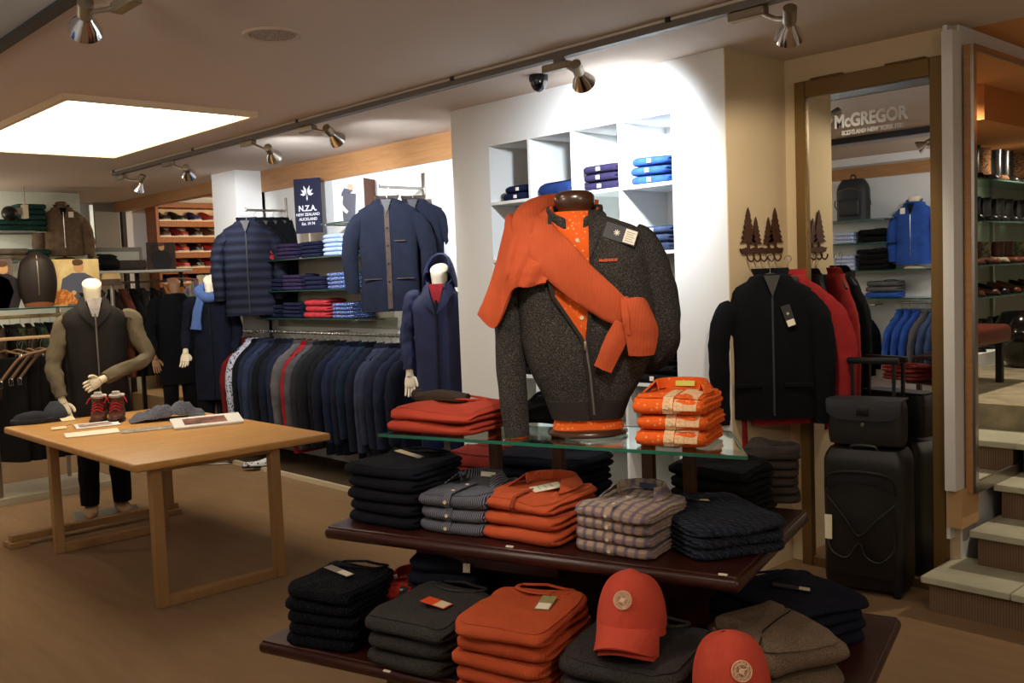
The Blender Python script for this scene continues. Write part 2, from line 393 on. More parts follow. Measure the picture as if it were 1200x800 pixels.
# tracks
tk = thing('lighting_track', 'long grey lighting track running diagonally across the ceiling', 'lighting track', (-5.2, 3.46, 0))
f = MB(); f.box(-3.65, 7.5, -.025, .025, HC - .045, HC - .008); f.build('rail', M_track, tk, sm=False)
f = MB(); f.box(-3.65, 7.5, -.034, -.025, HC - .016, HC - .004); f.build('edge_strip', mat('pale_strip', (190, 180, 166), .5), tk, sm=False)
for x in (-3.6, -2.0, -.45, 1.15, 2.6):
    MB().rbox(x, x + .03, -.04, -.0, HC - .02, HC, .003, 1).build('clip', M_black, tk)
t2 = thing('lighting_track', 'wide pale grey trunking with a dark edge at the top left corner of the ceiling', 'lighting track', (-4.5, 1.2, 0))
MB().box(-3.5, 5.5, -.30, .07, HC - .03, HC - .004).build('trunking', mat('grey_trunk', (178, 184, 192), .5), t2, sm=False)
MB().box(-3.5, 5.5, .07, .12, HC - .05, HC - .002).build('dark_edge', mat('dark_trunk', (48, 46, 46), .5), t2, sm=False)
# dome camera
dc = atZ(631, 88, HC)
d = thing('dome_camera', 'small black security camera dome under the ceiling', 'camera', (dc.x, dc.y, HC))
MB().lathe([(.05, 0), (.053, -.02), (.05, -.035)], 24).build('housing', M_black, d)
MB().lathe([(.047, -.035), (.044, -.055), (.033, -.075), (.017, -.088), (.002, -.092)], 24).build('dome', mat('dome_glass', (12, 14, 22), .08, coat=1), d)
# spot fixtures -------------------------------------------------
def spot_fixture(px_box, px_head, plane, aim, label, watts, size=60, col=(1, .95, .9), scale=1.0, amber=False, hz=None):
    """px_box: picture point of the adapter, px_head: of the lamp head; plane: ('Y', value) or ('Z', value)"""
    g = (lambda p, dz: atY(p[0], p[1], plane[1])) if plane[0] == 'Y' else (lambda p, dz: atZ(p[0], p[1], plane[1]))
    B = g(px_box, 0); Hd = g(px_head, 0)
    root = thing('spotlight', label, 'spotlight', B, 0, 'spotlights on the ceiling tracks')
    h = Hd - B; aimv = (V(aim) - Hd).normalized()
    # adapter box along the track plus mounting stem to the ceiling
    MB().rbox(-.10 * scale, .07 * scale, -.022, .022, -.018, .018, .004, 1).build('adapter_box', M_nickel, root)
    MB().rbox(-.025, .035, -.015, .015, .016, HC - .04 - B.z, .003, 1).build('stem', M_track, root)
    MB().tube([(.05 * scale, 0, -.008), h * .5 + V((.02, 0, 0)), h - aimv * .03], .009, 8).build('joint', M_nickel, root)
    R = aimv.to_track_quat('Z', 'Y').to_matrix().to_4x4(); T = Matrix.Translation(h) @ R
    MB().lathe([(.018, -.085), (.027, -.083), (.027, -.02), (.023, -.012)], 20, T).build('socket', M_nickel, root)
    rf = MB().lathe([(.02, -.015), (.026, 0), (.045, .03), (.055, .055), (.058, .062), (.0565, .062), (.053, .054), (.043, .03), (.02, .004)], 28, T).build('reflector', M_chrome, root)
    MB().lathe([(.001, .056), (.04, .057), (.0555, .058), (.0555, .061), (.04, .062), (.001, .0625)], 28, T).build('lens', mat('lamp_lens', (250, 235, 205), .15, emit=2.5, trans=0), rf)
    p = Hd + aimv * .075
    if watts: spot('lamp', p, aim, watts, size, .8 if size > 100 else .5, col, .05, root)
    if hz: spot('beam', p, aim, hz, 58, .45, col, .05, root)
    return root
YT = 3.46
spot_fixture((880, 16), (925, 30), ('Y', YT), (-2.75, 4.55, 1.5), 'spotlight at the right end of the track near the top of the tall mirror', P_GEN * .9, 80, (1, .86, .66))
spot_fixture((655, 78), (680, 88), ('Y', YT), (-3.48, 4.2, 2.12), 'spotlight in the middle of the track beside the dome camera', P_WALL, 118, (.84, .92, 1.0), hz=110)
spot_fixture((362, 151), (390, 158), ('Y', YT), (-5.8, 4.68, 1.9), 'third spotlight along the track from the left wall end, above the navy blazer', P_WALL * .75, 115, (.86, .93, 1.0))
spot_fixture((292, 168), (318, 179), ('Y', YT), (-7.2, 4.68, 1.9), 'spotlight above the quilted jackets, left of the one over the blazer', P_WALL * .75, 115, (.86, .93, 1.0))
spot_fixture((198, 192), (220, 201), ('Y', YT), (-8.9, 4.5, 1.9), 'spotlight next to the last one at the far left end of the long track', P_WALL * .5, 60, (.95, .97, 1.0))
spot_fixture((143, 208), (164, 215), ('Y', YT), (-9.6, 3.0, .6), 'last spotlight at the far left end of the long track', P_GEN, 70, (1, .93, .85))
spot_fixture((150, 2), (100, 22), ('Z', 2.56), (-7.0, 2.4, .8), 'big glossy spotlight in the top left corner of the picture', P_GEN * .5, 60, (1, .9, .78))
# further unseen spots, assumed near the trunking and added to light the display, table and walls
for i, (x, y, aim, w, sz, cl) in enumerate([
        (-1.0, 1.25, (-2.1, 2.25, 1.35), P_FRONT, 36, (1, .92, .82)),
        (-2.6, 1.25, (-1.9, 2.1, .95), P_FRONT * .35, 60, (1, .9, .78)),
        (-.3, 2.6, (-1.9, 4.5, .7), P_GEN * .42, 62, (1, .86, .68)),
        (-3.4, 1.25, (-6.4, 2.4, .8), P_GEN * .25, 50, (1, .9, .78)),
        (-3.0, 1.25, (-4.6, -.6, 1.5), P_GEN * .9, 75, (.9, .95, 1.0)),
        (-6.2, 1.25, (-9.4, 2.5, .6), P_GEN * .8, 75, (1, .88, .72)),
        (-9.6, 1.4, (-12.2, 2.6, 1.6), P_GEN * .9, 80, (1, .96, .88)),
        (-1.2, 1.0, (-2.6, 3.2, 0), P_GEN * .25, 90, (1, .88, .7))]):
    spot('unseen_spot', (x, y, 2.55), aim, w, sz, .7, cl, .06)
def point(loc, w, col, r=.03):
    l = bpy.data.lights.new('annex_or_fill_lamp', 'POINT'); l.energy = w; l.color = col; l.shadow_soft_size = r
    o = bpy.data.objects.new('annex_or_fill_lamp', l); C.objects.link(o); o.location = loc
spot('annex_or_fill_lamp', (-1.0, 6.1, 2.66), (-1.0, 6.3, .8), 130, 140, .9, (1, .85, .65), .04); spot('annex_or_fill_lamp', (-1.1, 8.0, 2.44), (-.5, 8.3, 1.6), 60, 130, .9, (1, .88, .7), .03); point((-10.6, 5.9, 2.55), 45, (1, .82, .6)); point((-11.6, 7.2, 2.6), 30, (1, .85, .65))

# added fill points around the shop that brighten the ceiling, no fixtures known there
point((.9, 1.2, 2.2), 38, (1, .86, .7), .12); point((-2.6, .15, 2.25), 30, (1, .86, .7), .1); point((-7.8, .5, 2.2), 24, (1, .84, .68), .1); point((-10.6, 2.2, 2.2), 22, (1, .88, .74), .1)
# ================================================================ garment builders
def spow(c, e): return math.copysign(abs(c) ** e, c)
def folded_mb(w, d, h, seed=0, droop=.25, amp=.004, n=56, layers=2, exp=.26, pull=0.0, flat=False):
    """folded knitwear: rounded fold at the front (-y), stacked layers showing at the sides; base z=0"""
    mb = MB(); rings = []
    S = [0, .03, .09, .17, .25, .33, .41, .47, .5, .53, .59, .67, .75, .83, .91, .97, 1]
    S = [0, .04, .14, .26, .38, .46, .5, .54, .62, .74, .86, .96, 1]
    def P(th, inset, z, k=1.0):
        ct, st = math.cos(th), math.sin(th)
        x = spow(ct, exp) * max(.001, (w / 2 * k - inset)); y = spow(st, exp) * max(.001, (d / 2 * k - inset))
        return x, y, z
    for s in S:
        e1 = 1 - math.sqrt(max(0, 1 - (2 * s - 1) ** 2))
        q = (s * layers) % 1.0 if 0 < s < 1 else 0
        e2 = 1 - math.sqrt(max(0, 1 - (2 * q - 1) ** 2))
        ring = []
        for j in range(n):
            th = 2 * PI * j / n; side = smooth((math.sin(th) + .80) * 2.2)       # 0 at front
            ins = lerp(e1 * h * .5, e1 * h * .25 + e2 * h * .36, side)
            ring.append(P(th, ins, s * h))
        rings.append(ring)
    for k in (.93, .82, .66, .48, .28, .1):
        ring = []
        for j in range(n):
            x, y, z = P(2 * PI * j / n, h * .08, h, k); ring.append((x, y, z + (0 if flat else h * .08 * (1 - k * k))))
        rings.append(ring)
    out = []
    for r in rings:
        rr = []
        for x, y, z in r:
            t = z / h; f = max(0, -y / d - .05)
            z2 = z * (1 - droop * f * f * 3.2) + (z * .10 if y > d * .3 and not flat else 0)
            nv = noise.noise_vector(V((x * 7 + seed * 3.1, y * 7, z * 9 + seed)))
            n2 = noise.noise_vector(V((x * 22 + seed, y * 22, z * 20)))
            rr.append((x * (1 + pull * (y / d)) + (nv.x * 2.2 + n2.x * .7) * amp, y + (nv.y * 2.2 + n2.y * .7) * amp, min(max(0, z2 + (nv.z * 1.6 + n2.z * .8) * amp * (t if z > 0 else 0)), h if flat else 9)))
        out.append(rr)
    return mb.loft(out, True, True, True)
def neckline_mb(w, h, d, r=.078, rt=.0075):
    mb = MB(); pts = []
    for i in range(15):
        a = PI * (-.12 + 1.24 * i / 14)
        pts.append((math.cos(a) * r * 1.15, d * .5 - .045 - math.sin(a) * r * .78 + .03, h * 1.12 + .006 * math.sin(a)))
    pts2 = pts + [( -r * .75, d * .5 - .012, h * 1.24), (0, d * .5 - .0, h * 1.28), (r * .75, d * .5 - .012, h * 1.24)]
    mb.tube(pts2 + [pts2[0]], rt, 8, flat=.55, up=(0, 0, 1)); return mb
def shirt_collar_mb(h, d, r=.07):
    """stand-up shirt collar with two leaf points lying on the folded shirt"""
    mb = MB(); yb = d * .5 - .02; rows = []
    for lvl in range(2):
        row = []
        for i in range(19):
            a = PI * (1.16 - 1.32 * i / 18); row.append((math.cos(a) * r * (1 + .1 * lvl), yb - r * .9 + math.sin(a) * r * .9, h * 1.05 + .004 + lvl * .030))
        rows.append(row)
    mb.sheet(rows, .003)
    rows = []
    for lvl in range(3):
        row = []
        for i in range(19):
            t = i / 18; a = PI * (1.16 - 1.32 * t); e = abs(2 * t - 1) ** 2.2; rr = r * (1.1 + .14 * lvl)
            row.append((math.cos(a) * rr * (1 + .06 * e * lvl), yb - r * .9 + math.sin(a) * rr * .95 - e * .022 * lvl, h * 1.05 + .034 - lvl * (.013 + .003 * e)))
        rows.append(row)
    mb.sheet(rows, .003); return mb
def placket_mb(w, d, h, x0=0.0, wd=.030):
    """button band running from the collar over the front fold"""
    rows = []
    for x in (x0 - wd / 2, x0 + wd / 2):
        row = []
        for i in range(12):
            t = i / 11; y = d * .5 - .12 - t * (d - .135); zz = h * 1.07 * (1 - .25 * 3.2 * max(0, -y / d - .05) ** 2) + .0035
            row.append((x, y, zz))
        row.append((x, -d * .5 + .002, h * .62)); row.append((x, -d * .5 - .003, h * .4)); row.append((x, -d * .5 + .004, h * .12)); rows.append(row)
    return MB().sheet(rows, .003)
def button_mb(r=.006, t=.003): return MB().lathe([(.0005, -t / 2), (r, -t / 2), (r, t / 2), (r * .7, t * .3), (.0005, t * .3)], 12)
M_button = mat('pearl_button', (214, 196, 160), .3)
def hangtag(parent, x, y, z, rz, w=.045, l=.09, m1=M_darkcard, m2=M_paper, split=.45, tilt=6, lines=False):
    T = Matrix.Translation((x, y, z)) @ Matrix.Rotation(math.radians(rz), 4, 'Z') @ Matrix.Rotation(math.radians(tilt), 4, 'X')
    o = MB().rbox(-w / 2, w / 2, -l / 2, l / 2, 0, .0016, .0006, 1, T).build('hang_tag', m1, parent)
    MB().rbox(-w / 2 + .003, w / 2 - .003, -l / 2 + .003, -l / 2 + l * split, .0014, .0024, .0004, 1, T).build('price_label', m2, o)
    if lines:
        f = MB()
        for k in range(3): f.box(-w * .3, w * .25 - k * .004, -l / 2 + l * split * (.25 + .22 * k), -l / 2 + l * split * (.25 + .22 * k) + .0018, .0023, .0028, T)
        f.build('print', M_black, o)
    MB().tube([T @ V((0, l / 2 - .004, .002)), T @ V((.004, l / 2 + .012, .006)), T @ V((.01, l / 2 + .03, .001))], .0007, 5).build('string', M_black, o)
    return o
def folded(kind, w, d, h, m, label, cat, loc, rz, group=None, seed=0, m_in=None, name=None, droop=.25, neck=True, amp=.004, brand=None, pull=0.0, but=None, flat=False):
    root = thing(name or {'sweater': 'folded_sweater', 'shirt': 'folded_shirt', 'cardigan': 'folded_cardigan', 'trousers': 'folded_trousers'}[kind], label, cat, loc, rz, group)
    folded_mb(w, d, h, seed, droop, amp, layers=2 if kind != 'shirt' else 3, pull=pull, flat=flat).build('body', m, root)
    if kind == 'sweater' and neck:
        neckline_mb(w, h, d).build('neckline', m_in or m, root)
    if kind == 'shirt':
        if neck:
            c = shirt_collar_mb(h, d).build('collar', m, root)
            rows = [[(x, d * .5 - .035 - .004 * k, h * 1.08 + .024 - k * .016) for x in (-.03, 0, .03)] for k in range(2)]
            MB().sheet(rows, .0015).build('neck_label', brand or M_paper, c)
        p = placket_mb(w, d, h).build('button_band', m_in or m, root)
        for y, z in ((-.02, None), (-.10, None)):
            zz = h * 1.07 * (1 - .25 * 3.2 * max(0, -(y) / d - .05) ** 2) + .007
            b = button_mb().build('button', but or M_button, p); b.location = (0, y, zz)
        b = button_mb().build('button', but or M_button, p); b.location = (0, -d * .5 - .006, h * .5); b.rotation_euler = (PI / 2, 0, 0)
    if kind == 'cardigan' and neck:
        c = shirt_collar_mb(h, d, .08).build('collar', m, root)
        p = placket_mb(w, d, h, 0, .014).build('zip', m_in or M_track, root)
    if kind == 'trousers':
        MB().tube([(-w * .46, -d * .35, h * 1.0), (-w * .2, -d * .1, h * 1.08), (w * .1, d * .05, h * 1.09), (w * .44, d * .22, h * 1.02)], .0022, 6).build('seam', m_in or m, root)
    return root
UD = math.radians(16.69)          # the display stands at this angle to the wall
def stack(kind, pl, pr, z, top, n, d, m, label, cat, group, seed=0, m_in=None, shrink=0, jit=.006, depth_flip=False, tags=None, rz=None, tops=None, brand=None, labels=None, droop=.25, amp=.005, pull=0, but=None, drz=2.6):
    """pile whose front bottom corners are seen at pl and pr on the surface z and whose front top is at picture row top"""
    a, b = atZ(pl[0], pl[1], z), atZ(pr[0], pr[1], z); w = (b - a).length; u = (b - a).normalized(); nrm = V((-u.y, u.x, 0))
    r0 = math.atan2(u.y, u.x); c0 = (a + b) / 2 + nrm * d / 2
    H = zat((a + b) / 2 + nrm * d * .25, top) - z; h = H / (n + .12)
    rnd = random.Random(seed); first = None; out = []
    for i in range(n):
        jx, jy, jr = rnd.uniform(-jit, jit), rnd.uniform(-jit, jit), math.radians(rnd.uniform(-drz, drz))
        loc = V((c0.x + jx, c0.y + jy, z + .0012 + i * h)); rot = r0 + jr
        pos = ' bottom of pile' if i == 0 else (' top of pile' if i == n - 1 else ' ' + ['', 'second', 'third', 'fourth', 'fifth'][i] + ' from bottom')
        lb = label + ',' + pos if n > 1 else label
        if i < n - 1:
            if first is None:
                first = folded(kind, w - shrink, d, h * .99, m, lb, cat, loc, rot, group, seed, m_in, neck=False, flat=True, droop=droop * .25, amp=amp, pull=pull, but=but); out.append(first)
            else:
                out.append(dup(first, loc, rot, lb, group, scl=(rnd.uniform(.975, 1.02), rnd.uniform(.97, 1.0), .99)))
        else:
            out.append(folded(kind, w - shrink, d, h * 1.08, m, lb, cat, loc, rot, group, seed + 7, m_in, neck=True, droop=droop, brand=brand, amp=amp * 1.7, pull=pull, but=but))
    for t in tags or []: hangtag(out[-1], **t, z=h * 1.17 + .006) if 'z' not in t else hangtag(out[-1], **t)
    return out, w, h
# ---------------------------------------------------------------- hanging garments
def hanger(parent, hw=.20, m=M_black, hook=.10):
    """hook top at z=0, arms below the collar"""
    pts = [(math.cos(a) * .018, 0, -.018 + math.sin(a) * .018) for a in [PI * (1.05 - .13 * k) for k in range(11)]]
    pts += [(0, 0, -.04), (0, 0, -hook)]
    h = MB().tube(pts, .0018, 6).build('hanger_hook', M_wire, parent)
    MB().tube([(-hw, 0, -hook - .085), (-hw * .5, 0, -hook - .035), (-.02, 0, -hook - .005), (.02, 0, -hook - .005), (hw * .5, 0, -hook - .035), (hw, 0, -hook - .085)], [.007, .009, .008, .008, .009, .007], 8, samples=3).build('hanger_arm', m, parent)
def torso_rings(L, hw, th, top=-.10, seed=0, amp=.006, flare=1.0, n=40, waist=.95, puff=0):
    prof = [(top, .06, .8), (top - .012, .10, .9), (top - .035, hw * .52, .85), (top - .062, hw * .74, .88), (top - .095, hw * .91, .9), (top - .14, hw * 1.0, 1.0)]
    m = 26 if puff else 14
    for k in range(1, m + 1):
        t = k / m; z = top - .14 - t * (L - .14)
        f = lerp(1.0, waist, smooth(t * 2)) if t < .5 else lerp(waist, flare, smooth(t * 2 - 1)); f *= .93
        prof.append((z, hw * f, 1.0 - .1 * t))
    rings = []
    for k, (z, x, f) in enumerate(prof):
        ring = []
        for j in range(n):
            a = 2 * PI * j / n; px = spow(math.cos(a), .75) * x; py = spow(math.sin(a), .75) * th / 2 * f
            ft = smooth((top - z) / .3)
            nv = noise.noise(V((px * 9 + seed * 5, seed + (1 if py > 0 else 3), z * 2.2))) * amp * 2.6 * ft + noise.noise(V((px * 30 + seed, z * 9, seed))) * amp * .8
            if puff: nv += puff * (k % 2) * (1 if k > 5 else 0)
            py += math.copysign(nv, py) if abs(py) > th * .1 else 0; px += (noise.noise(V((z * 8, seed, j // 20))) * amp * ft) + (math.copysign(puff * (k % 2), px) if k > 5 else 0)
            ring.append((px, py, z))
        rings.append(ring)
    return rings
def sleeve_mb(side, hw, L, th, top=-.10, seed=0, out=.03, fwd=0.0, r0=.072, r1=.05, puff=0):
    s = side; pts = [(s * (hw - .085), 0, top - .125), (s * (hw - .045), 0, top - .150), (s * (hw - .008 + out * .5), 0, top - .225), (s * (hw + out * 1.3), -fwd * .3, top - .36), (s * (hw + out * 1.4), -fwd * .7, top - .50), (s * (hw + out * 1.1), -fwd, top - L)]
    rad = [r0 * .62, r0 * .82, r0 * .92, r0 * .88, r0 * .82, r1]; fl = [min(1, th / .14)] * 6
    return MB().tube(pts, rad, 16, flat=fl, up=(0, 1, 0), samples=4 if not puff else 6, wob=.16 if not puff else .22, seed=seed)
M_dzip = mat('dark_zip', (46, 46, 50), .5)
def front_opening(parent, L, th, m, kind, top=-.10, xo=.0, length=None, but=None):
    Lf = length or L - .02; y = -th / 2 - .004
    if kind == 'buttons':
        rows = [[(x, y - .003, top - .03 - t * (Lf - .03)) for t in [k / 10 for k in range(11)]] for x in (xo - .018, xo + .018)]
        p = MB().sheet(rows, .003).build('button_band', m, parent)
        for k in range(5):
            b = button_mb(.009, .004).build('button', but or M_black, p); b.location = (xo, y - .008, top - .09 - k * (Lf - .16) / 5); b.rotation_euler = (PI / 2, 0, 0)
    elif kind == 'zip':
        MB().box(xo - .005, xo + .005, y - .006, y, top - Lf, top - .08).build('zip', M_dzip, parent, sm=False)
def coat(name, label, cat, loc, rz, m, L=.72, hw=.225, th=.12, kind='zip', group=None, seed=0, sleeves=.60, m_lin=None, m_col=None, collar=True, out=.03, flare=1.0, puff=0, hang=True, pockets=False, hook=.10):
    root = thing(name, label, cat, loc, rz, group); top = -hook
    MB().loft(torso_rings(L, hw, th, top, seed, flare=flare, puff=puff), True, True).build('body', m, root)
    for s in (-1, 1): sleeve_mb(s, hw, sleeves, th, top, seed + s, out, puff=puff).build('sleeve', m, root)
    if collar:
        rows = []
        for lv in range(3):
            row = []
            for i in range(17):
                a = PI * (-.38 + 1.76 * i / 16) ; rr = .070 + .011 * lv
                row.append((math.cos(a) * rr, math.sin(a) * rr * .62 * min(1.0, th / .12), top - .014 + lv * .021 - (.07 if lv else .05) * max(0, -math.sin(a))))
            rows.append(row)
        MB().sheet(rows, .006).build('collar', m_col or m, root)
    if collar: MB().prism([(-.040, top - .008), (.040, top - .008), (.012, top - .085), (0, top - .115), (-.012, top - .085)], .01, Matrix.Translation((0, -th * .44, 0)) @ Matrix.Rotation(math.radians(-6), 4, 'X')).build('neck_opening', m_lin or M_darkcard, root, sm=False)
    if kind: front_opening(root, L, th, m_col if (m_col and kind == 'buttons') else m, kind, top)
    if pockets:
        for s in (-1, 1):
            MB().rbox(s * hw * .55 - .07, s * hw * .55 + .07, -th / 2 - .012, -th / 2 + .004, top - L * .78, top - L * .75, .003, 1).build('pocket_flap', m, root)
    if hang: hanger(root, hw * .88, hook=hook)
    return root
# ================================================================ central display unit
UV = Matrix.Rotation(UD, 4, 'Z')
def duv(u, v, z=0): return UV @ V((u, v, z))
disp = thing('display_stand', 'dark mahogany tiered display stand with a glass top shelf, piled with clothes', 'display stand', duv(-1.42, 2.83), UD)
def du(a, b, c, d): return a + 1.42, b + 1.42, c - 2.83, d - 2.83
def shelf(name, u0, u1, v0, v1, z, t=.045):
    a, b, c, d = du(u0, u1, v0, v1)
    m = MB().rbox(a, b, c, d, z - t, z - .006, .016, 3); m.rbox(a + .012, b - .012, c + .012, d - .012, z - .02, z, .003, 1)
    return m.build(name, M_dwood, disp)
shelf('lower_shelf', -2.36, -.48, 2.285, 3.36, .43); shelf('upper_shelf', -2.23, -.765, 2.495, 3.31, .78)
a, b, c, d = du(-1.95, -1.0, 2.80, 3.2); MB().box(a, b, c, d, .425, .74).build('centre_panel', M_dwood, disp, sm=False)
a, b, c, d = du(-1.93, -1.38, 2.62, 2.80); MB().rbox(a, b, c, d, .66, .738, .004, 1).build('front_fascia', M_dwood, disp)
a, b, c, d = du(-1.95, -.8, 2.45, 3.2); MB().rbox(a, b, c, d, 0, .39, .005, 1).build('plinth', mat('oak_plinth', (104, 74, 40), .5, pattern='wood', scale=3), disp)
gz = 1.10
a, b, c, d = du(-2.03, -.76, 2.575, 2.96)
M_glass = mat('clear_glass', (222, 244, 232), .02, trans=1.0, ior=1.45, spec=.5)
M_gedge = mat('green_glass_edge', (16, 92, 72), .15, spec=.6, coat=.4)
GP = [(a, c), (b, c), (b - .165, d), (a + .165, d)]
MB().loft([[(x, y, z) for x, y in GP] for z in (gz - .011, gz - .001)]).build('glass_shelf', M_glass, disp, sm=False)
f = MB()
for k in range(4):
    (xa, ya_), (xb, yb_) = GP[k], GP[(k + 1) % 4]; v_ = V((xb - xa, yb_ - ya_, 0)); f.box(0, v_.length, -.0015, .0015, gz - .0105, gz, Matrix.Translation((xa, ya_, 0)) @ Matrix.Rotation(math.atan2(v_.y, v_.x), 4, 'Z'))
f.build('glass_edge', M_gedge, disp, sm=False)
def u_at(px, py, z, v):
    p = UV.inverted() @ atZ(px, py, z); return p.x
for px, v, tp in ((561, 2.84, gz - .012), (768, 2.84, gz - .012), (628, 2.95, gz - .012), (805, 2.95, gz - .012)):
    u = u_at(px, 504, gz, v)
    MB().rbox(u - .019 + 1.42, u + .019 + 1.42, v - .016 - 2.83, v + .016 - 2.83, .778, tp, .002, 1).build('post', mat('walnut_post', (72, 46, 30), .4), disp)
for px, py, z in ((597, 641, .78), (847, 674, .78), (453, 787, .43)):
    p = atZ(px, py, z); q = UV.inverted() @ p
    MB().box(q.x + 1.42 - .012, q.x + 1.42 + .012, q.y - 2.83 - .002, q.y - 2.83 + .006, z, z + .004).build('price_clip', M_paper, disp, sm=False)
# ---------------------------------------------------------------- fabrics
F_or = fab('orange_knit', (200, 92, 56), 'knit', scale=90, col2=(182, 78, 44))
F_orc = fab('coral_orange_knit', (192, 76, 56), 'knit', scale=90, col2=(178, 66, 48))
F_red = fab('red_knit', (190, 58, 46), 'knit', scale=110, col2=(172, 48, 38))
F_navy = fab('midnight_knit', (26, 28, 38), 'knit', scale=110, col2=(20, 22, 30))
F_navy2 = fab('dark_navy_wool', (30, 33, 48), col2=(24, 27, 40))
F_cable = fab('cable_navy', (58, 62, 76), 'cable', scale=13, bump=3.5, col2=(36, 40, 52))
F_cnavy = fab('ribbed_midnight', (24, 27, 38), 'cable', scale=30, bump=1.6, col2=(15, 17, 25))
F_char = fab('charcoal_heather', (66, 63, 62), 'speck', scale=260, col2=(40, 38, 38))
F_tweed = fab('brown_grey_tweed', (128, 110, 92), 'speck', scale=330, col2=(82, 70, 58), bump=.6)
F_card = fab('speckled_tweed_knit', (46, 43, 41), 'speck', scale=300, col2=(136, 129, 119), bump=1.2, mix=(.50, .76))
F_plaid = fab('taupe_plaid', (166, 144, 122), 'plaid', scale=9, col2=(108, 96, 112), bump=.2, mix=(.45, .95))
F_strip = fab('grey_stripe', (118, 118, 126), 'stripe', scale=52, col2=(44, 46, 58), bump=.2, mix=(.3, .6))
F_paisley = fab('orange_paisley', (222, 94, 34), 'dots', scale=70, col2=(235, 160, 100), bump=.15, mix=(.10, .30))
F_peach = fab('pale_peach_lining', (226, 190, 146), 'speck', scale=160, col2=(205, 160, 120), bump=.1)
F_black = fab('black_knit', (22, 21, 22))
F_brown = fab('dark_taupe_cotton', (74, 64, 58)); F_olive = fab('khaki_cotton', (112, 100, 78))
F_pinkish = fab('faded_coral_knit', (176, 70, 60), 'knit', scale=110)
# ---------------------------------------------------------------- upper shelf piles
G = 'folded clothes on the upper wooden shelf'
stack('sweater', (402, 611), (487, 624), .78, 541, 5, .29, F_navy, 'midnight sweater at the left end of the upper shelf', 'sweater', 'navy sweaters at the left end of the upper shelf', 3, tags=[dict(x=.0, y=.03, rz=80, w=.03, l=.13, m1=M_cream, m2=M_paper)], droop=.5)
stack('shirt', (484, 621), (560, 633), .78, 574, 3, .285, F_strip, 'grey striped shirt left of the orange cardigans', 'shirt', 'grey striped shirts on the upper shelf', 5, m_in=F_strip)
stack('cardigan', (562, 629), (650, 645), .78, 578, 3, .29, F_or, 'orange zip cardigan folded on the upper shelf', 'cardigan', 'orange zip cardigans on the upper shelf', 7, m_in=fab('rust_zip', (160, 70, 40)), tags=[dict(x=.03, y=-.005, rz=-35, w=.075, l=.10, m1=M_cream, m2=M_paper, split=.96, lines=True)], droop=.5)
stack('shirt', (666, 645), (762, 660), .78, 590, 4, .285, F_plaid, 'taupe plaid shirt right of the orange cardigans', 'shirt', 'plaid shirts on the upper shelf', 11, m_in=F_plaid, brand=mat('navy_label', (40, 52, 84), .6), amp=.005)
stack('sweater', (818, 662), (930, 646), .78, 604, 3, .36, F_cable, 'slate cable-knit sweater, right end of upper shelf', 'sweater', 'cable-knit sweaters on the upper shelf', 13, tags=[dict(x=.0, y=.10, rz=70, w=.03, l=.07, m1=M_black, m2=M_cream)], droop=.35, drz=1)
# behind them
stack('sweater', (517, 560), (585, 568), .78, 530, 2, .22, F_pinkish, 'coral sweater under the left of the glass', 'sweater', 'coral sweaters under the glass shelf', 17, droop=.1)
stack('sweater', (572, 575), (688, 590), .78, 531, 3, .22, F_navy2, 'navy sweater under the glass behind orange cardigans', 'sweater', 'navy sweaters under the glass shelf', 19, droop=.4)
stack('sweater', (782, 600), (880, 616), .78, 544, 4, .2, F_black, 'black sweater under the right end of the glass', 'sweater', 'black sweaters under the glass shelf', 23, droop=.35)
stack('trousers', (868, 590), (938, 592), .78, 527, 6, .24, F_brown, 'dark taupe trousers, back right of upper shelf', 'trousers', 'taupe trousers at the back of the upper shelf', 29, droop=.5, jit=.012, drz=5, amp=.006)
p = atZ(866, 540, .98)
# ---------------------------------------------------------------- glass shelf
stack('sweater', (453, 506), (553, 513), gz, 476, 2, .25, F_orc, 'thick coral-red sweater, left end of glass shelf', 'sweater', 'coral sweaters on the left of the glass shelf', 31, droop=.55, amp=.006)
pz = atZ(500, 505, gz); hh = zat(atZ(505, 507, gz) + V((-.04, .12, 0)), 470)
pg = atZ(524, 472, hh - .015) + V((0, 0, .012))
kn = thing('knit_scarf', 'folded grey-brown ribbed knit lying on the coral-red sweaters', 'scarf', pg, UD)
F_rib = fab('grey_brown_rib', (86, 74, 64), 'stripe', scale=60, col2=(56, 48, 42), bump=1.5)
MB().tube([(-.10, -.03, .012), (-.05, -.035, .018), (.0, -.03, .02), (.05, -.03, .018), (.10, -.02, .01)], [.03, .034, .036, .034, .03], 14, flat=.55, up=(0, 0, 1), samples=4, wob=.2).build('body', F_rib, kn)
MB().tube([(-.105, -.05, .012), (-.112, -.035, .024), (-.10, -.015, .028)], [.012, .014, .012], 10, samples=3).build('rolled_edge', F_rib, kn)
so, sw, sh = stack('shirt', (740, 523), (829, 527), gz, 463, 3, .24, F_paisley, 'orange paisley shirt beside the bust on glass', 'shirt', 'orange paisley shirts on the glass shelf', 37, m_in=F_peach, brand=mat('lime_label', (196, 196, 90), .6), droop=.22, amp=.003)
# broad peach lining panel right of each button band
for k, o in enumerate(so):
    rows = []
    for t in range(9):
        x = lerp(.018, .085, t / 8); top = sh * 1.12 + .004; yf = -.12
        rows.append([(x, .05 - .02 * t / 8, top), (x, -.05, top * .97), (x, yf + .02, top * .86), (x, yf - .002, sh * .62), (x, yf - .004, sh * .34), (x, yf + .004, sh * .10 + .02 * t / 8)])
    MB().sheet(rows, .002).build('lining_panel', F_peach, o)
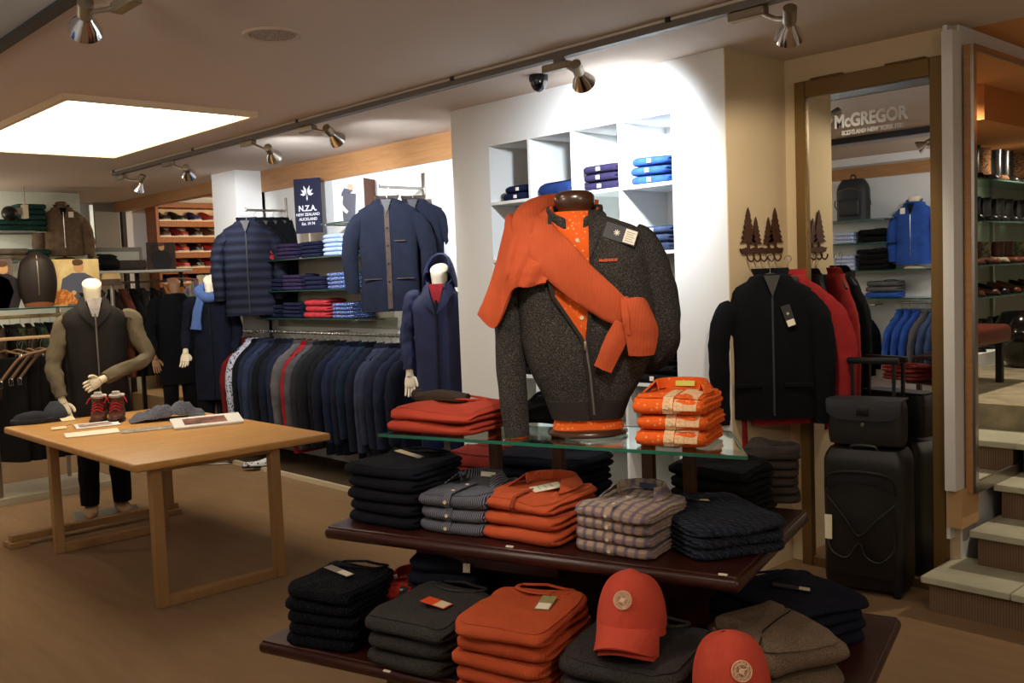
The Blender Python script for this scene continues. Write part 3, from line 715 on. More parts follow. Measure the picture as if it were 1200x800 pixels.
# soft black bag lying behind the left sleeve of the bust
pb = atZ(600, 503, gz)
bg = thing('soft_bag', 'slouching black soft bag on the glass shelf behind the hanging sleeve', 'bag', pb + V((0.02, .12, 0)), UD)
MB().tube([(-.21, -.04, .010), (-.14, -.02, .014), (-.09, 0, .024), (-.03, .02, .05), (.05, .02, .065), (.10, .02, .06), (.12, .02, .05)], [.010, .014, .022, .045, .058, .05, .03], 18, flat=1.0, up=(0, 0, 1), samples=4, wob=.25, seed=4).build('body', F_black, bg)
MB().tube([(-.02, -.03, .09), (.03, -.05, .12), (.08, -.03, .10)], .006, 8, samples=4).build('strap', F_black, bg)
# ---------------------------------------------------------------- lower shelf piles
stack('sweater', (333, 757), (415, 768), .43, 684, 5, .30, F_cnavy, 'ribbed midnight sweater, left end of lower shelf', 'sweater', 'midnight sweaters at the left end of the lower shelf', 41, tags=[dict(x=-.03, y=.03, rz=75, w=.035, l=.12, m1=mat('grey_tag', (140, 134, 122), .6), m2=M_paper)], droop=.35, amp=.006)
stack('sweater', (425, 780), (522, 803), .43, 716, 3, .34, F_char, 'charcoal sweater left of the lower orange sweaters', 'sweater', 'charcoal sweaters on the lower shelf', 43, tags=[dict(x=.03, y=-.02, rz=88, w=.05, l=.095, m1=mat('orange_tag', (226, 84, 42), .5), m2=M_cream)], droop=.45)
stack('sweater', (528, 818), (640, 842), .43, 722, 5, .34, F_or, 'bright orange sweater on the lower shelf', 'sweater', 'orange sweaters on the lower shelf', 47, tags=[dict(x=.06, y=.03, rz=8, w=.045, l=.09, m1=mat('olive_tag', (150, 146, 96), .6), m2=M_paper)], droop=.5)
stack('shirt', (444, 735), (505, 742), .43, 685, 3, .2, F_red, 'red folded shirt, back left of lower shelf', 'shirt', 'red shirts at the back of the lower shelf', 53, m_in=F_char, droop=.1)
stack('sweater', (478, 738), (560, 745), .43, 648, 5, .2, F_navy2, 'black-navy sweater in shade under the upper shelf', 'sweater', 'dark sweaters in the shade under the upper shelf', 59, tags=[dict(x=.10, y=-.11, z=.03, rz=0, w=.025, l=.03, m1=M_paper, m2=M_paper, tilt=80)], droop=.1)
s4, w4, h4 = stack('sweater', (648, 842), (800, 872), .43, 766, 3, .36, F_char, 'charcoal sweater under the two nested caps', 'sweater', 'charcoal sweaters under the caps', 61, droop=.3)
s5, w5, h5 = stack('sweater', (812, 875), (905, 893), .43, 846, 2, .3, F_char, 'charcoal sweater under the single coral cap', 'sweater', 'charcoal sweaters under the single cap', 67, droop=.2)
stack('sweater', (915, 778), (1022, 752), .43, 700, 4, .34, F_navy2, 'dark navy sweater, right back of lower shelf', 'sweater', 'navy sweaters at the right back corner of the lower shelf', 71, tags=[dict(x=-.0, y=.0, rz=50, w=.035, l=.12, m1=M_darkcard, m2=M_paper, split=.3)], droop=.4, drz=3)
stack('trousers', (900, 842), (1000, 812), .43, 742, 2, .30, F_tweed, 'brown-grey tweed trousers before the navy sweaters', 'trousers', 'tweed trousers on the lower shelf', 73, droop=.5, m_in=fab('dark_seam', (50, 42, 36)), amp=.006)
stack('sweater', (826, 745), (905, 755), .43, 700, 3, .2, F_black, 'black sweater in the shadow behind the caps', 'sweater', 'black sweaters behind the caps', 79, droop=.1)
# ---------------------------------------------------------------- caps
F_cap = fab('coral_cap_cotton', (206, 84, 66), scale=300, bump=.25, col2=(196, 76, 58))
def cap(label, loc, rz, tilt, group=None, roll=0):
    root = thing('baseball_cap', label, 'cap', loc, rz, group); root.rotation_euler = (math.radians(tilt), math.radians(roll), rz)
    rings = []; n = 36
    for k in range(12):
        ph = PI / 2 * k / 11.5; ring = []
        for j in range(n):
            a = 2 * PI * j / n; r = math.cos(ph) ** .62; front = max(0, -math.sin(a))
            seam = 1 - .012 * (abs(math.cos(3 * a)) > .985)
            ring.append((math.cos(a) * .083 * r * seam, math.sin(a) * .095 * r * seam - .006 * front, math.sin(ph) * (.118 + .012 * front)))
        rings.append(ring)
    inner = [[(x * .95, y * .95, z * .96) for x, y, z in r] for r in rings]
    MB().loft(list(reversed(inner)) + rings, False, False).build('crown', F_cap, root)
    rows = []
    for i in range(7):
        t = i / 6; row = []
        for j in range(19):
            s = -1 + 2 * j / 18; a = -PI / 2 + s * 1.12; ex = (1 - abs(s) ** 2.6) * .078 * t
            x = math.cos(a) * (.082 + ex * .12); y = math.sin(a) * .094 - ex * .85
            row.append((x, y, .004 - 3.2 * x * x * t - .052 * t * (1 - .25 * (1 - s * s) * t)))
        rows.append(row)
    MB().sheet(rows, .004).build('brim', F_cap, root)
    MB().lathe([(.0005, .124), (.007, .123), (.0075, .119), (.006, .116)], 12).build('top_button', F_cap, root)
    T = Matrix.Translation((0, -.0965, .064)) @ Matrix.Rotation(math.radians(76), 4, 'X')
    bd = MB().lathe([(.0005, .001), (.021, .001), (.0225, 0), (.021, -.001), (.0005, -.001)], 28, T).build('badge', mat('badge_pink', (226, 150, 120), .7), root)
    f = MB().lathe([(.0195, .0012), (.0205, .0022), (.0215, .0012)], 28, T); f.lathe([(.0125, .0012), (.0133, .002), (.014, .0012)], 24, T); f.lathe([(.0005, .0014), (.004, .0022), (.006, .0014)], 14, T)
    for k in range(12):
        a = 2 * PI * k / 12; f.rbox(-.001, .001, -.0018, .0018, .001, .0022, .0003, 1, T @ Matrix.Rotation(a, 4, 'Z') @ Matrix.Translation((0, .0167, 0)))
    for k in range(4): f.rbox(-.0012, .0012, .004, .011, .001, .0021, .0003, 1, T @ Matrix.Rotation(PI / 2 * k + .4, 4, 'Z'))
    f.build('emblem', mat('badge_cream', (236, 196, 164), .7), bd)
    return root
def capspot(px, py, z): return atZ(px, py, z)
zt = .43 + h4 * 3.0
c1 = atZ(741, 748, zt + .02)
CS = []
CS.append(cap('upper of two nested coral caps standing under the upper shelf', c1 + V((0, 0, .044)), face_cam(c1, -14), -12, 'coral caps nested together'))
CS.append(cap('lower of two nested coral caps, its brim showing below the other', c1 + V((.006, -.004, .022)), face_cam(c1, -14), -12, 'coral caps nested together'))
CS[0].scale = (1.14, 1.14, 1.14); CS[1].scale = (1.08, 1.02, .98)
zt = .43 + h5 * 2.0
c2 = atZ(858, 838, zt + .02)
cap('single coral cap cut by the bottom edge of the picture', c2 + V((0, 0, .072)), face_cam(c2, 14), -6).scale = (1.16, 1.16, 1.16)
# ================================================================ bust with tweed cardigan
pB = atZ(689, 508, gz); kB = FPX / ((pB - EYE).dot(CF))
bust = thing('bust_mannequin', 'dark wood bust wearing a tweed zip cardigan, orange shirt and tied orange sweater', 'mannequin', pB, face_cam(pB))
def B(px, py, y=0.0):
    """point of the bust from its place in the photograph, y metres behind the bust axis (negative = nearer)"""
    z = zat(pB, py) - gz; x = (px - 689 + .031 * (508 - py)) / kB
    s = 1 + y / (pB - EYE).length
    return V((x * s, y, z * s + (s - 1) * (gz - EYE.z)))
M_bronze = mat('dark_bronze_wood', (66, 38, 22), .28, spec=.6, coat=.5)
MB().lathe([(.001, 0), (.122, 0), (.129, .005), (.129, .012), (.120, .020), (.09, .024), (.001, .026)], 40, sy=.8).build('base', M_bronze, bust)
nk = B(674, 232); nz_ = nk.z
prof = [(.050, nz_ - .13), (.046, nz_ - .09), (.047, nz_ - .055), (.054, nz_ - .036), (.062, nz_ - .022), (.0650, nz_ - .008), (.064, nz_ + .004), (.058, nz_ + .015), (.045, nz_ + .022), (.025, nz_ + .025), (.001, nz_ + .026)]
MB().lathe(prof, 36, Matrix.Translation((nk.x, 0, 0)), sy=.82).build('neck_block', M_bronze, bust)
def body_rings(tab, n=48, inset=0.0, seed=0, amp=.003, frontbulge=1.0):
    rows = catmull([tuple(float(v) for v in t) for t in tab], 4); rings = []
    for py, l, r, ht in rows:
        a = B(l, py); b = B(r, py); cx = (a.x + b.x) / 2; hw = abs(b.x - a.x) / 2 - inset; ring = []
        for j in range(n):
            th = 2 * PI * j / n; x = spow(math.cos(th), .85) * hw; y = spow(math.sin(th), .8) * (ht - inset)
            nv = noise.noise(V((x * 9, a.z * 6, seed + (0 if y < 0 else 5)))) * amp * 2.4 + noise.noise(V((x * 26, a.z * 20, seed))) * amp
            ring.append((cx + x, y + nv * (1 if y < 0 else -1), a.z))
        rings.append(ring)
    return rings, rows
TAB = [(488, 650, 727, .074), (484, 648, 729, .078), (470, 643, 734, .088), (450, 632, 746, .102), (428, 622, 757, .114), (400, 614, 764, .120), (370, 610, 766, .122), (340, 607, 764, .122), (315, 606, 762, .118), (296, 606, 760, .108), (282, 610, 756, .098), (270, 618, 745, .086), (262, 628, 727, .076), (254, 640, 706, .066), (248, 646, 700, .060)]
rg, rws = body_rings([(506, 645, 734, .080), (498, 646, 733, .080)] + TAB[1:], inset=.006, amp=.001)
sh = MB().loft(rg, True, True).build('shirt', F_paisley, bust)
MB().tube([B(600, 505, -.01), B(607, 511, -.012), B(608, 516, -.012)], [.034, .035, .034], 14, up=(0, 1, 0)).build('shirt_cuff', F_paisley, sh)
# shirt placket with buttons, following the front of the body
def front_y(py, off=0):
    ts = sorted(TAB)
    for i in range(len(ts) - 1):
        if ts[i][0] <= py <= ts[i + 1][0]:
            t = (py - ts[i][0]) / (ts[i + 1][0] - ts[i][0]); return -lerp(ts[i][3], ts[i + 1][3], t) - off
    return -(ts[0][3] if py < ts[0][0] else ts[-1][3]) - off
rows = [[B(x + (y - 260) * .055, y, front_y(y, -.008)) for y in range(258, 404, 6)] for x in (670, 676, 682)]
pl = MB().sheet(rows, .003).build('button_band', F_paisley, sh)
for y in (281, 330, 372):
    b = button_mb(.0065).build('button', M_button, pl); b.location = B(676 + (y - 260) * .055, y, front_y(y, -.003)); b.rotation_euler = (PI / 2, 0, 0)
# shirt collar: two leaves
for s in (-1, 1):
    cx = 674
    P = [[B(cx + s * 26, 240, .0), B(cx + s * 24, 250, -.03), B(cx + s * 15, 262, -.055), B(cx + s * 2, 266, -.066)],
         [B(cx + s * 28, 244, -.004), B(cx + s * 27, 256, -.042), B(cx + s * 18, 270, -.070), B(cx + s * 6, 279, -.086)],
         [B(cx + s * 29, 248, -.01), B(cx + s * 28, 262, -.052), B(cx + s * 19, 279, -.080), B(cx + s * 11, 288, -.096)]]
    MB().sheet(P, .004).build('collar_leaf', F_paisley, sh, subd=1)
# ---- cardigan: shell with a gap over the chest
tab = [t for t in TAB]
rows_c = catmull([tuple(float(v) for v in t) for t in tab], 5); RR = []; nseg = 60
def gap(py):
    """left and right picture x of the opening"""
    pts = [(248, 648, 690), (270, 646, 691), (312, 643, 692), (345, 650, 691), (372, 668, 689.5), (398, 685.2, 686.8), (440, 691.5, 692.5), (495, 697, 698)]
    for i in range(len(pts) - 1):
        if pts[i][0] <= py <= pts[i + 1][0]:
            t = (py - pts[i][0]) / (pts[i + 1][0] - pts[i][0]); return lerp(pts[i][1], pts[i + 1][1], t), lerp(pts[i][2], pts[i + 1][2], t)
    return pts[0][1:] if py < 248 else pts[-1][1:]
for py, l, r, ht in rows_c:
    a, b = B(l, py), B(r, py); cx = (a.x + b.x) / 2; hw = (b.x - a.x) / 2; gl, gr_ = gap(py); xl, xr = B(gl, py).x - cx, B(gr_, py).x - cx
    def ang(x): c = max(-.98, min(.98, x / hw)); return math.acos(spow(c, 1 / .85))
    a0, a1 = 2 * PI - ang(xr), 2 * PI - ang(xl)          # front is 3/2 pi; xl has the smaller cos
    row = []
    for j in range(nseg):
        th = a0 + (a1 - 2 * PI - a0) * 1.0 * (0) if False else lerp(a0, a0 + (2 * PI - (a0 - a1)), j / (nseg - 1))
        x = spow(math.cos(th), .85) * hw; y = spow(math.sin(th), .8) * ht
        nv = noise.noise(V((x * 8, a.z * 5, 1.5 if y < 0 else 7))) * .008 + noise.noise(V((x * 24, a.z * 16, 2))) * .003
        row.append((cx + x, y - nv if y < 0 else y + nv, a.z))
    RR.append(row)
cd = MB().sheet(RR, .008).build('cardigan', F_card, bust)
# ribbed hem, front bands and zip
F_rib2 = fab('charcoal_rib', (62, 57, 53), 'stripe', scale=150, col2=(44, 40, 38), bump=1.0)
for sgn in (0, 1):
    rows = []
    for w in (0, 1):
        row = []
        for py in range(250, 492, 8):
            g = gap(py)[sgn] + (-1 if sgn == 0 else 1) * (w * 4.5 - .5); row.append(B(g, py, front_y(py, .009 + .002 * w) + (.006 if py < 300 else 0)))
        rows.append(row)
    MB().sheet(rows, .006).build('front_band', F_rib2, cd)
MB().tube([B(686, y, front_y(y, .016)) if y < 400 else B(gap(y)[0] + .6, y, front_y(y, .016)) for y in range(398, 492, 8)], .0035, 6).build('zip', M_track, cd)
z = B(686, 402, front_y(400, .02)); MB().rbox(z.x - .004, z.x + .004, z.y - .004, z.y + .002, z.z - .022, z.z + .006, .002, 2).build('zip_pull', M_nickel, cd)
# hem band bulging over
rows = []
for py in (488, 481, 472, 466):
    row = []
    l, r, ht = (650 - (490 - py) * .36, 727 + (490 - py) * .36, .075 + (490 - py) * .0006)
    a, b = B(l, py), B(r, py); cx, hw = (a.x + b.x) / 2, (b.x - a.x) / 2
    for j in range(49):
        th = PI * 1.53 + 2 * PI * .985 * j / 48; row.append((cx + spow(math.cos(th), .85) * (hw + .004), spow(math.sin(th), .8) * (ht + .005), a.z))
    rows.append(row)
MB().sheet(rows, .006).build('hem_band', F_rib2, cd)
# stand collar, folded out on the right
rows = []
for lv, (dz, dr) in enumerate(((0, 0), (4, 1.5), (9, 2.0), (14, 1.0))):
    row = []
    for i in range(25):
        t = i / 24; th = PI * (-.40 + 1.80 * t); rr = 30 + dr
        x = 674 + math.cos(th) * rr; y = math.sin(th) * .068
        row.append(B(x, 254 - dz + 16 * max(0, -math.sin(th)) ** 1.5, y - .012 if y < 0 else y))
    rows.append(row)
MB().sheet(rows, .009).build('collar', F_card, cd, subd=1)
P = [[B(690, 252, -.062), B(700, 244, -.03), B(709, 248, -.01)], [B(690, 270, -.088), B(702, 262, -.075), B(714, 256, -.05)], [B(690.5, 290, -.112), B(698, 280, -.106), B(706, 270, -.088)], [B(691, 308, -.126), B(693, 304, -.126), B(696, 296, -.12)]]
MB().sheet(P, .007).build('lapel', F_card, cd, subd=1)
# sleeves
MB().tube([B(628, 282, .0), B(612, 300, .0), B(604, 330, .0), B(600, 375, 0), B(599, 420, -.005), B(602, 465, -.012), B(606, 509, -.016)], [.050, .062, .058, .052, .049, .046, .040], 22, flat=[.9, .95, .95, .92, .9, .9, .85], up=(0, 1, 0), samples=6, wob=.12, seed=3).build('sleeve', F_card, cd)
MB().tube([B(738, 279, 0), B(752, 292, 0), B(764, 325, .0), B(773, 362, .01), B(774, 392, .03), B(768, 412, .075), B(752, 422, .13), B(730, 430, .17)], [.046, .058, .060, .060, .062, .060, .054, .046], 22, flat=[.9, .95, .95, .95, 1, 1, 1, 1], up=(0, 1, 0), samples=6, wob=.14, seed=9).build('sleeve', F_card, cd)
# hang tag on the chest, pinned to the right shoulder, and stitched name
T0 = B(727, 276, front_y(276, .012) + .012)
T = Matrix.Translation(T0) @ Matrix.Rotation(math.radians(20), 4, 'Y') @ Matrix.Rotation(math.radians(-14), 4, 'X')
tg = MB().rbox(-.052, .052, -.001, .001, -.026, .026, .0008, 1, T).build('hang_tag', M_darkcard, cd)
MB().rbox(.012, .049, -.002, -.001, -.022, .022, .0004, 1, T).build('price_label', M_paper, tg)
f = MB()
for k in range(4): f.rbox(-.0012, .0012, -.0024, -.0012, -.010, .010, .0004, 1, T @ Matrix.Translation((-.012, 0, 0)) @ Matrix.Rotation(PI / 4 * k, 4, 'Y'))
f.build('emblem', M_paper, tg)
f = MB()
for k in range(5): f.box(.017, .044 - .004 * (k % 2), -.0026, -.0018, -.016 + k * .007, -.0145 + k * .007, T)
f.build('print', mat('grey_ink', (120, 110, 96), .7), tg)
T1 = B(713, 306, front_y(306, .0135) + .006)
text('McGREGOR', .011, mat('orange_thread', (214, 92, 56), .8), cd, T1, (PI / 2, 0, .1), name='embroidery', bold=.0006)
# ---- orange sweater tied over the shoulders
swt = MB().tube([B(700, 246, .085), B(670, 240, .092), B(642, 243, .06), B(624, 256, .0), B(630, 275, -.07), B(650, 300, -.125), B(678, 327, -.142), B(704, 350, -.150), B(724, 365, -.152), B(738, 370, -.150)],
                [.030, .036, .048, .060, .066, .066, .060, .052, .044, .030], 24, flat=[.5, .5, .5, .46, .42, .36, .32, .32, .34, .4], up=(0, 1, 0), samples=7, wob=.10, seed=5, ridge=.035).build('tied_sweater', F_or, bust)
g1 = [[B(598, 249, .055), B(610, 259, .03), B(624, 256, .015), B(636, 248, .01), B(648, 240, -.01)],
      [B(592, 272, .03), B(604, 270, -.03), B(618, 266, -.055), B(634, 262, -.06), B(652, 262, -.065)],
      [B(584, 305, .0), B(597, 300, -.07), B(612, 296, -.095), B(632, 296, -.108), B(652, 296, -.118)],
      [B(573, 338, -.02), B(590, 340, -.075), B(603, 320, -.116), B(622, 318, -.128), B(646, 318, -.134)],
      [B(561, 364, -.03), B(582, 380, -.072), B(602, 337, -.122), B(618, 334, -.134), B(640, 330, -.140)]]
MB().sheet([[p + V((0, -.012 + .020 * smooth((p.x + .16) / .10), 0)) for p in r] for r in patch(g1, 7, .012, 2, .006)], .008).build('draped_body', F_or, swt)
MB().tube([B(600, 250, .06), B(599, 262, .03), B(603, 280, -.01), B(611, 292, -.05)], [.014, .018, .016, .010], 12, samples=4).build('fold', F_or, swt)
# knot and the two hanging sleeve ends
k1 = [[B(729, 354, -.172), B(738, 352, -.178), B(750, 352, -.166), B(756, 358, -.14)], [B(730, 368, -.184), B(740, 366, -.192), B(754, 366, -.182), B(762, 372, -.15)],
      [B(731, 384, -.182), B(742, 384, -.188), B(758, 384, -.178), B(768, 388, -.148)], [B(735, 402, -.166), B(745, 402, -.172), B(760, 402, -.164), B(767, 403, -.142)], [B(737, 417, -.158), B(746, 418, -.162), B(758, 418, -.156), B(764, 417, -.142)]]
MB().sheet(patch(k1, 6, .006, 4), .014).build('sleeve_end', F_or, swt)
k2 = [[B(722, 376, -.165), B(730, 380, -.172), B(740, 384, -.165)], [B(712, 392, -.158), B(722, 398, -.166), B(734, 400, -.158)], [B(704, 412, -.148), B(713, 418, -.156), B(724, 420, -.150)], [B(697, 428, -.140), B(706, 433, -.146), B(716, 437, -.142)]]
MB().sheet(patch(k2, 6, .006, 6), .012).build('sleeve_end', F_or, swt)
rows = [[B(728, 351, -.16), B(729, 372, -.188), B(733, 392, -.178)], [B(735, 349, -.178), B(737, 372, -.198), B(739, 394, -.186)]]
MB().sheet(patch(rows, 5, .003, 8), .008).build('knot', F_or, swt)
# ================================================================ tree-shaped coat hooks on the beige return wall
M_rust = mat('rust_brown_metal', (74, 42, 28), .6, metal=.3)
XR = cx1 + .008
hk = thing('coat_hook_rack', 'rust-brown metal hook rail topped with two pairs of fir trees', 'coat rack', (XR, 4.41, 1.70))
HR = Matrix.Translation((.006, 0, 0)) @ Matrix.Rotation(PI / 2, 4, 'Z')     # picture plane x -> world y
def fir(x, h, w):
    pts = [(x - .012, .0), (x - .012, h * .22)]; n = 6; L_ = []; R_ = []
    for k in range(n):
        t = k / n; z0 = h * (.20 + .80 * t); wk = w * (1 - t * .86); L_ += [(x - wk, z0 - h * .02), (x - wk * .55, z0 + h * .09)]; R_ += [(x + wk, z0 - h * .02), (x + wk * .55, z0 + h * .09)]
    return [(x - .010, 0), (x - .010, h * .2)] + L_ + [(x, h * 1.06)] + R_[::-1] + [(x + .010, h * .2), (x + .010, 0)]
for x, h, w in ((-.125, .205, .075), (-.055, .160, .058), (.065, .160, .058), (.130, .208, .078)):
    MB().prism(fir(x, h, w), .005, HR).build('fir_tree', M_rust, hk, sm=False)
br = [(-.205, .008)] + [(-.19 + .38 * k / 16, .010 + .004 * (k % 3 - 1)) for k in range(17)] + [(.205, .006)] + [(.19 - .38 * k / 16, -.016 - .004 * (k % 2)) for k in range(17)]
MB().prism(br, .007, HR).build('branch_rail', M_rust, hk, sm=False)
HX = (-.14, -.08, -.02, .05, .115)
for x in HX:
    MB().tube([(.004, x, -.01), (.010, x, -.045), (.030, x, -.060), (.045, x, -.045), (.046, x, -.03)], .0045, 8, samples=3).build('hook', M_rust, hk)
# garments on it, turned towards the shop
F_blk = fab('black_sweat', (20, 21, 25), 'knit', scale=130); F_redc = fab('soft_red_cotton', (160, 46, 46), col2=(140, 36, 38)); F_dkg = fab('dark_grey_cotton', (40, 40, 46))
rzc = face_cam((-2.62, 4.3, 1.2), 8)
def on_hook(k, dx=.05): return V((XR + dx, 4.41 + HX[k], 1.70 - .052 + .018))
g_ = coat('hanging_cardigan', 'dark grey jacket hanging furthest back on the fir-tree hooks', 'jacket', V((XR + .10, 4.50, 1.665)), rzc + .2, F_dkg, L=.70, hw=.215, th=.07, kind='zip', group=None, seed=4, sleeves=.66)
g_ = coat('hanging_cardigan', 'soft red cardigan hanging behind the black one on the fir-tree hooks', 'cardigan', V((XR + .16, 4.40, 1.665)), rzc + .10, F_redc, L=.76, hw=.215, th=.08, kind='buttons', seed=6, sleeves=.90, out=.050)
MB().box(-.30, -.20, -.06, .05, -.93, -.86).build('cuff_band', F_redc, g_, sm=False) if False else None
g_ = coat('hanging_cardigan', 'black zip cardigan with hang tag, front-most on the fir-tree hooks', 'cardigan', V((XR + .13, 4.28, 1.675)), rzc, F_blk, L=.73, hw=.225, th=.11, kind='zip', seed=8, sleeves=.76, out=.02, pockets=True)
T = Matrix.Translation((.075, -.075, -.31)) @ Matrix.Rotation(math.radians(-18), 4, 'Y')
tg = MB().rbox(-.022, .022, -.002, .001, -.055, .055, .0006, 1, T).build('hang_tag', M_darkcard, g_); MB().rbox(-.019, .019, -.0032, -.002, -.052, -.02, .0004, 1, T).build('price_label', M_paper, tg)
f = MB()
for k in range(3): f.rbox(-.001, .001, -.003, -.002, -.008, .008, .0003, 1, T @ Matrix.Translation((0, 0, .012)) @ Matrix.Rotation(PI / 3 * k, 4, 'Y'))
f.build('emblem', M_paper, tg)
# ================================================================ trolley case with a satchel strapped on top
M_lea = mat('black_leather', (24, 22, 21), .38, pattern='plain', bump=.25, scale=260, spec=.5)
M_lea2 = mat('grey_black_nylon', (44, 46, 50), .5, pattern='plain', bump=.3, scale=300)
a, b = atZ(966, 688, 0), atZ(1062, 703, 0); wC = (b - a).length; uC = (b - a).normalized(); nC = V((-uC.y, uC.x, 0)); rzC = math.atan2(uC.y, uC.x)
cC = (a + b) / 2 + nC * .105; hC = zat(a + nC * .02, 523)
tc = thing('trolley_case', 'black leather trolley suitcase standing in front of the tall mirror', 'suitcase', cC, rzC)
bm_ = MB(); rings = []
for k in range(25):
    t = k / 24; z = .03 + (hC - .03) * t; e = 1 - .045 * max(0, (t - .9) / .1) ** 2 * 3 - .04 * max(0, (.06 - t) / .06); ring = []
    for j in range(56):
        th = 2 * PI * j / 56; x = spow(math.cos(th), .3) * wC / 2 * e; y = spow(math.sin(th), .3) * .125 * e
        if y < 0: y -= .014 * math.sin(PI * t) * (1 - (x / (wC / 2)) ** 2) + .006 * noise.noise(V((x * 12, z * 9, 1)))
        ring.append((x, y, z))
    rings.append(ring)
bm_.loft(rings).build('body', M_lea, tc)
# front pocket with a rounded top edge, piping, straps
P = []
for k in range(9):
    t = k / 8; z = .10 + t * (hC - .26); row = []
    for j in range(13):
        s = -1 + j / 6; x = s * wC * .40; zz = z - (.05 * abs(s) ** 3 if k == 8 else 0); row.append((x, -.148 - .016 * (1 - s * s) * math.sin(PI * min(1, t * 1.1)) - .003 * noise.noise(V((x * 14, z * 11, 4))), zz))
    P.append(row)
MB().sheet(P, .010).build('front_pocket', M_lea, tc)
pz_ = hC - .10
MB().tube([(-wC * .43, -.140, pz_ - .10), (-wC * .40, -.150, pz_ - .03), (-wC * .2, -.163, pz_), (wC * .2, -.163, pz_), (wC * .40, -.150, pz_ - .03), (wC * .43, -.140, pz_ - .10)], .007, 8, samples=4).build('pocket_piping', M_lea, tc)
MB().tube([(-wC * .40, -.155, hC * .68), (-wC * .18, -.175, hC * .55), (0, -.182, hC * .43), (wC * .2, -.178, hC * .54), (wC * .42, -.155, hC * .66)], .005, 8, samples=5).build('strap', M_lea, tc)
MB().tube([(-wC * .42, -.15, hC * .40), (-wC * .34, -.17, hC * .30), (-wC * .15, -.178, hC * .27), (0, -.182, hC * .38), (wC * .08, -.18, hC * .29), (wC * .25, -.178, hC * .26), (wC * .40, -.16, hC * .35), (wC * .39, -.152, hC * .47)], .005, 8, samples=5).build('strap', M_lea, tc)
MB().rbox(-wC * .43, -wC * .34, -.168, -.163, hC * .38, hC * .55, .001, 1).build('paper_tag', M_paper, tc)
MB().tube([(-.06, -.08, hC - .004), (-.05, -.085, hC + .016), (.05, -.085, hC + .016), (.06, -.08, hC - .004)], .009, 10, samples=3).build('carry_handle', M_lea, tc)
for s in (-1, 1):
    MB().lathe([(.02, -.012), (.026, -.01), (.026, .01), (.02, .012)], 16, Matrix.Translation((s * wC * .4, .10, .026)) @ Matrix.Rotation(PI / 2, 4, 'Y')).build('wheel', M_black, tc)
    MB().rbox(s * wC * .4 - .015, s * wC * .4 + .015, -.12, -.08, 0, .035, .004, 1).build('foot', M_black, tc)
ht = zat(cC + nC * .08, 421) 
for s in (-1, 1): MB().rbox(s * .10 - .008, s * .10 + .008, .088, .104, hC - .01, ht - .01, .002, 1).build('handle_rod', M_black, tc)
MB().rbox(-.125, .125, .082, .112, ht - .025, ht + .008, .008, 2).build('pull_handle', M_black, tc)
# satchel
hS = zat(cC - nC * .02, 470) - hC
st = thing('satchel', 'small black flap satchel sitting on top of the trolley suitcase', 'bag', V((cC.x, cC.y, hC + .020)) - nC * .01, rzC)
wS = wC * .93; rings = []
hS -= .015
for k in range(13):
    t = k / 12; e = 1 - .05 * (2 * t - 1) ** 4; rings.append([(spow(math.cos(2 * PI * j / 48), .35) * wS / 2 * e, spow(math.sin(2 * PI * j / 48), .4) * .07 * e + .0, t * hS) for j in range(48)])
MB().loft(rings).build('body', M_lea, st)
P = []
for k in range(12):
    t = k / 11; row = []
    for j in range(17):
        s = -1 + j / 8; x = s * wS * .49; e = abs(s) ** 5
        if t < .45: q = t / .45; p = (x, .066 - .136 * q, hS + .008)
        else: q = (t - .45) / .55; p = (x * (1 - .02 * q), -.078 - .004 * math.sin(PI * q), hS + .006 - q * (hS * .46) * (1 - .35 * e))
        row.append(p)
    P.append(row)
MB().sheet(P, .006).build('flap', M_lea2, st)
MB().rbox(-.03, .03, -.088, -.080, hS * .68, hS * .86, .003, 2).build('badge', M_black, st)
MB().lathe([(.0005, 0), (.010, 0), (.010, .004), (.0005, .005)], 14, Matrix.Translation((0, -.083, hS * .48)) @ Matrix.Rotation(PI / 2, 4, 'X')).build('clasp', M_steel, st)
# ================================================================ opposite side of the shop, seen in the tall mirror
M_gs = mat('shelf_glass_green', (150, 196, 180), .05, trans=.85, ior=1.4)
def glass_shelf(x0, x1, y0, y1, z, label, grp=None):
    r = thing('glass_shelf', label, 'shelf', ((x0 + x1) / 2, (y0 + y1) / 2, z), 0, grp)
    w, d = (x1 - x0) / 2, (y1 - y0) / 2
    MB().box(-w, w, -d, d, -.008, -.0005).build('pane', M_glass, r, sm=False)
    f = MB(); f.box(-w, w, -d - .002, -d, -.009, 0).box(-w, w, d, d + .002, -.009, 0); f.build('green_edge', M_gedge, r, sm=False)
    for s in (-.8, .8): MB().rbox(w * s - .006, w * s + .006, -d, d, -.022, -.009, .002, 1).build('bracket', M_steel, r)
    return r
YB = YO + .01
for z in (2.055, 1.81, 1.525, 1.235): glass_shelf(-5.6, -4.05 if z < 1.6 else -4.45, YB, YB + .34, z, 'glass shelf seen in the tall mirror, at height %s' % {2.055: 'of backpack', 1.81: 'under two black sweaters', 1.525: 'of blue bust', 1.235: 'above shirt rail'}[z])
F_blue = fab('royal_blue_knit', (58, 98, 190), 'knit', scale=80); F_slate = fab('slate_blue', (74, 92, 128)); F_grey = fab('mid_grey_knit', (108, 106, 108), 'knit', scale=90); F_lblue = fab('blue_white_check', (78, 120, 196), 'plaid', scale=22, col2=(220, 226, 236), bump=.1)
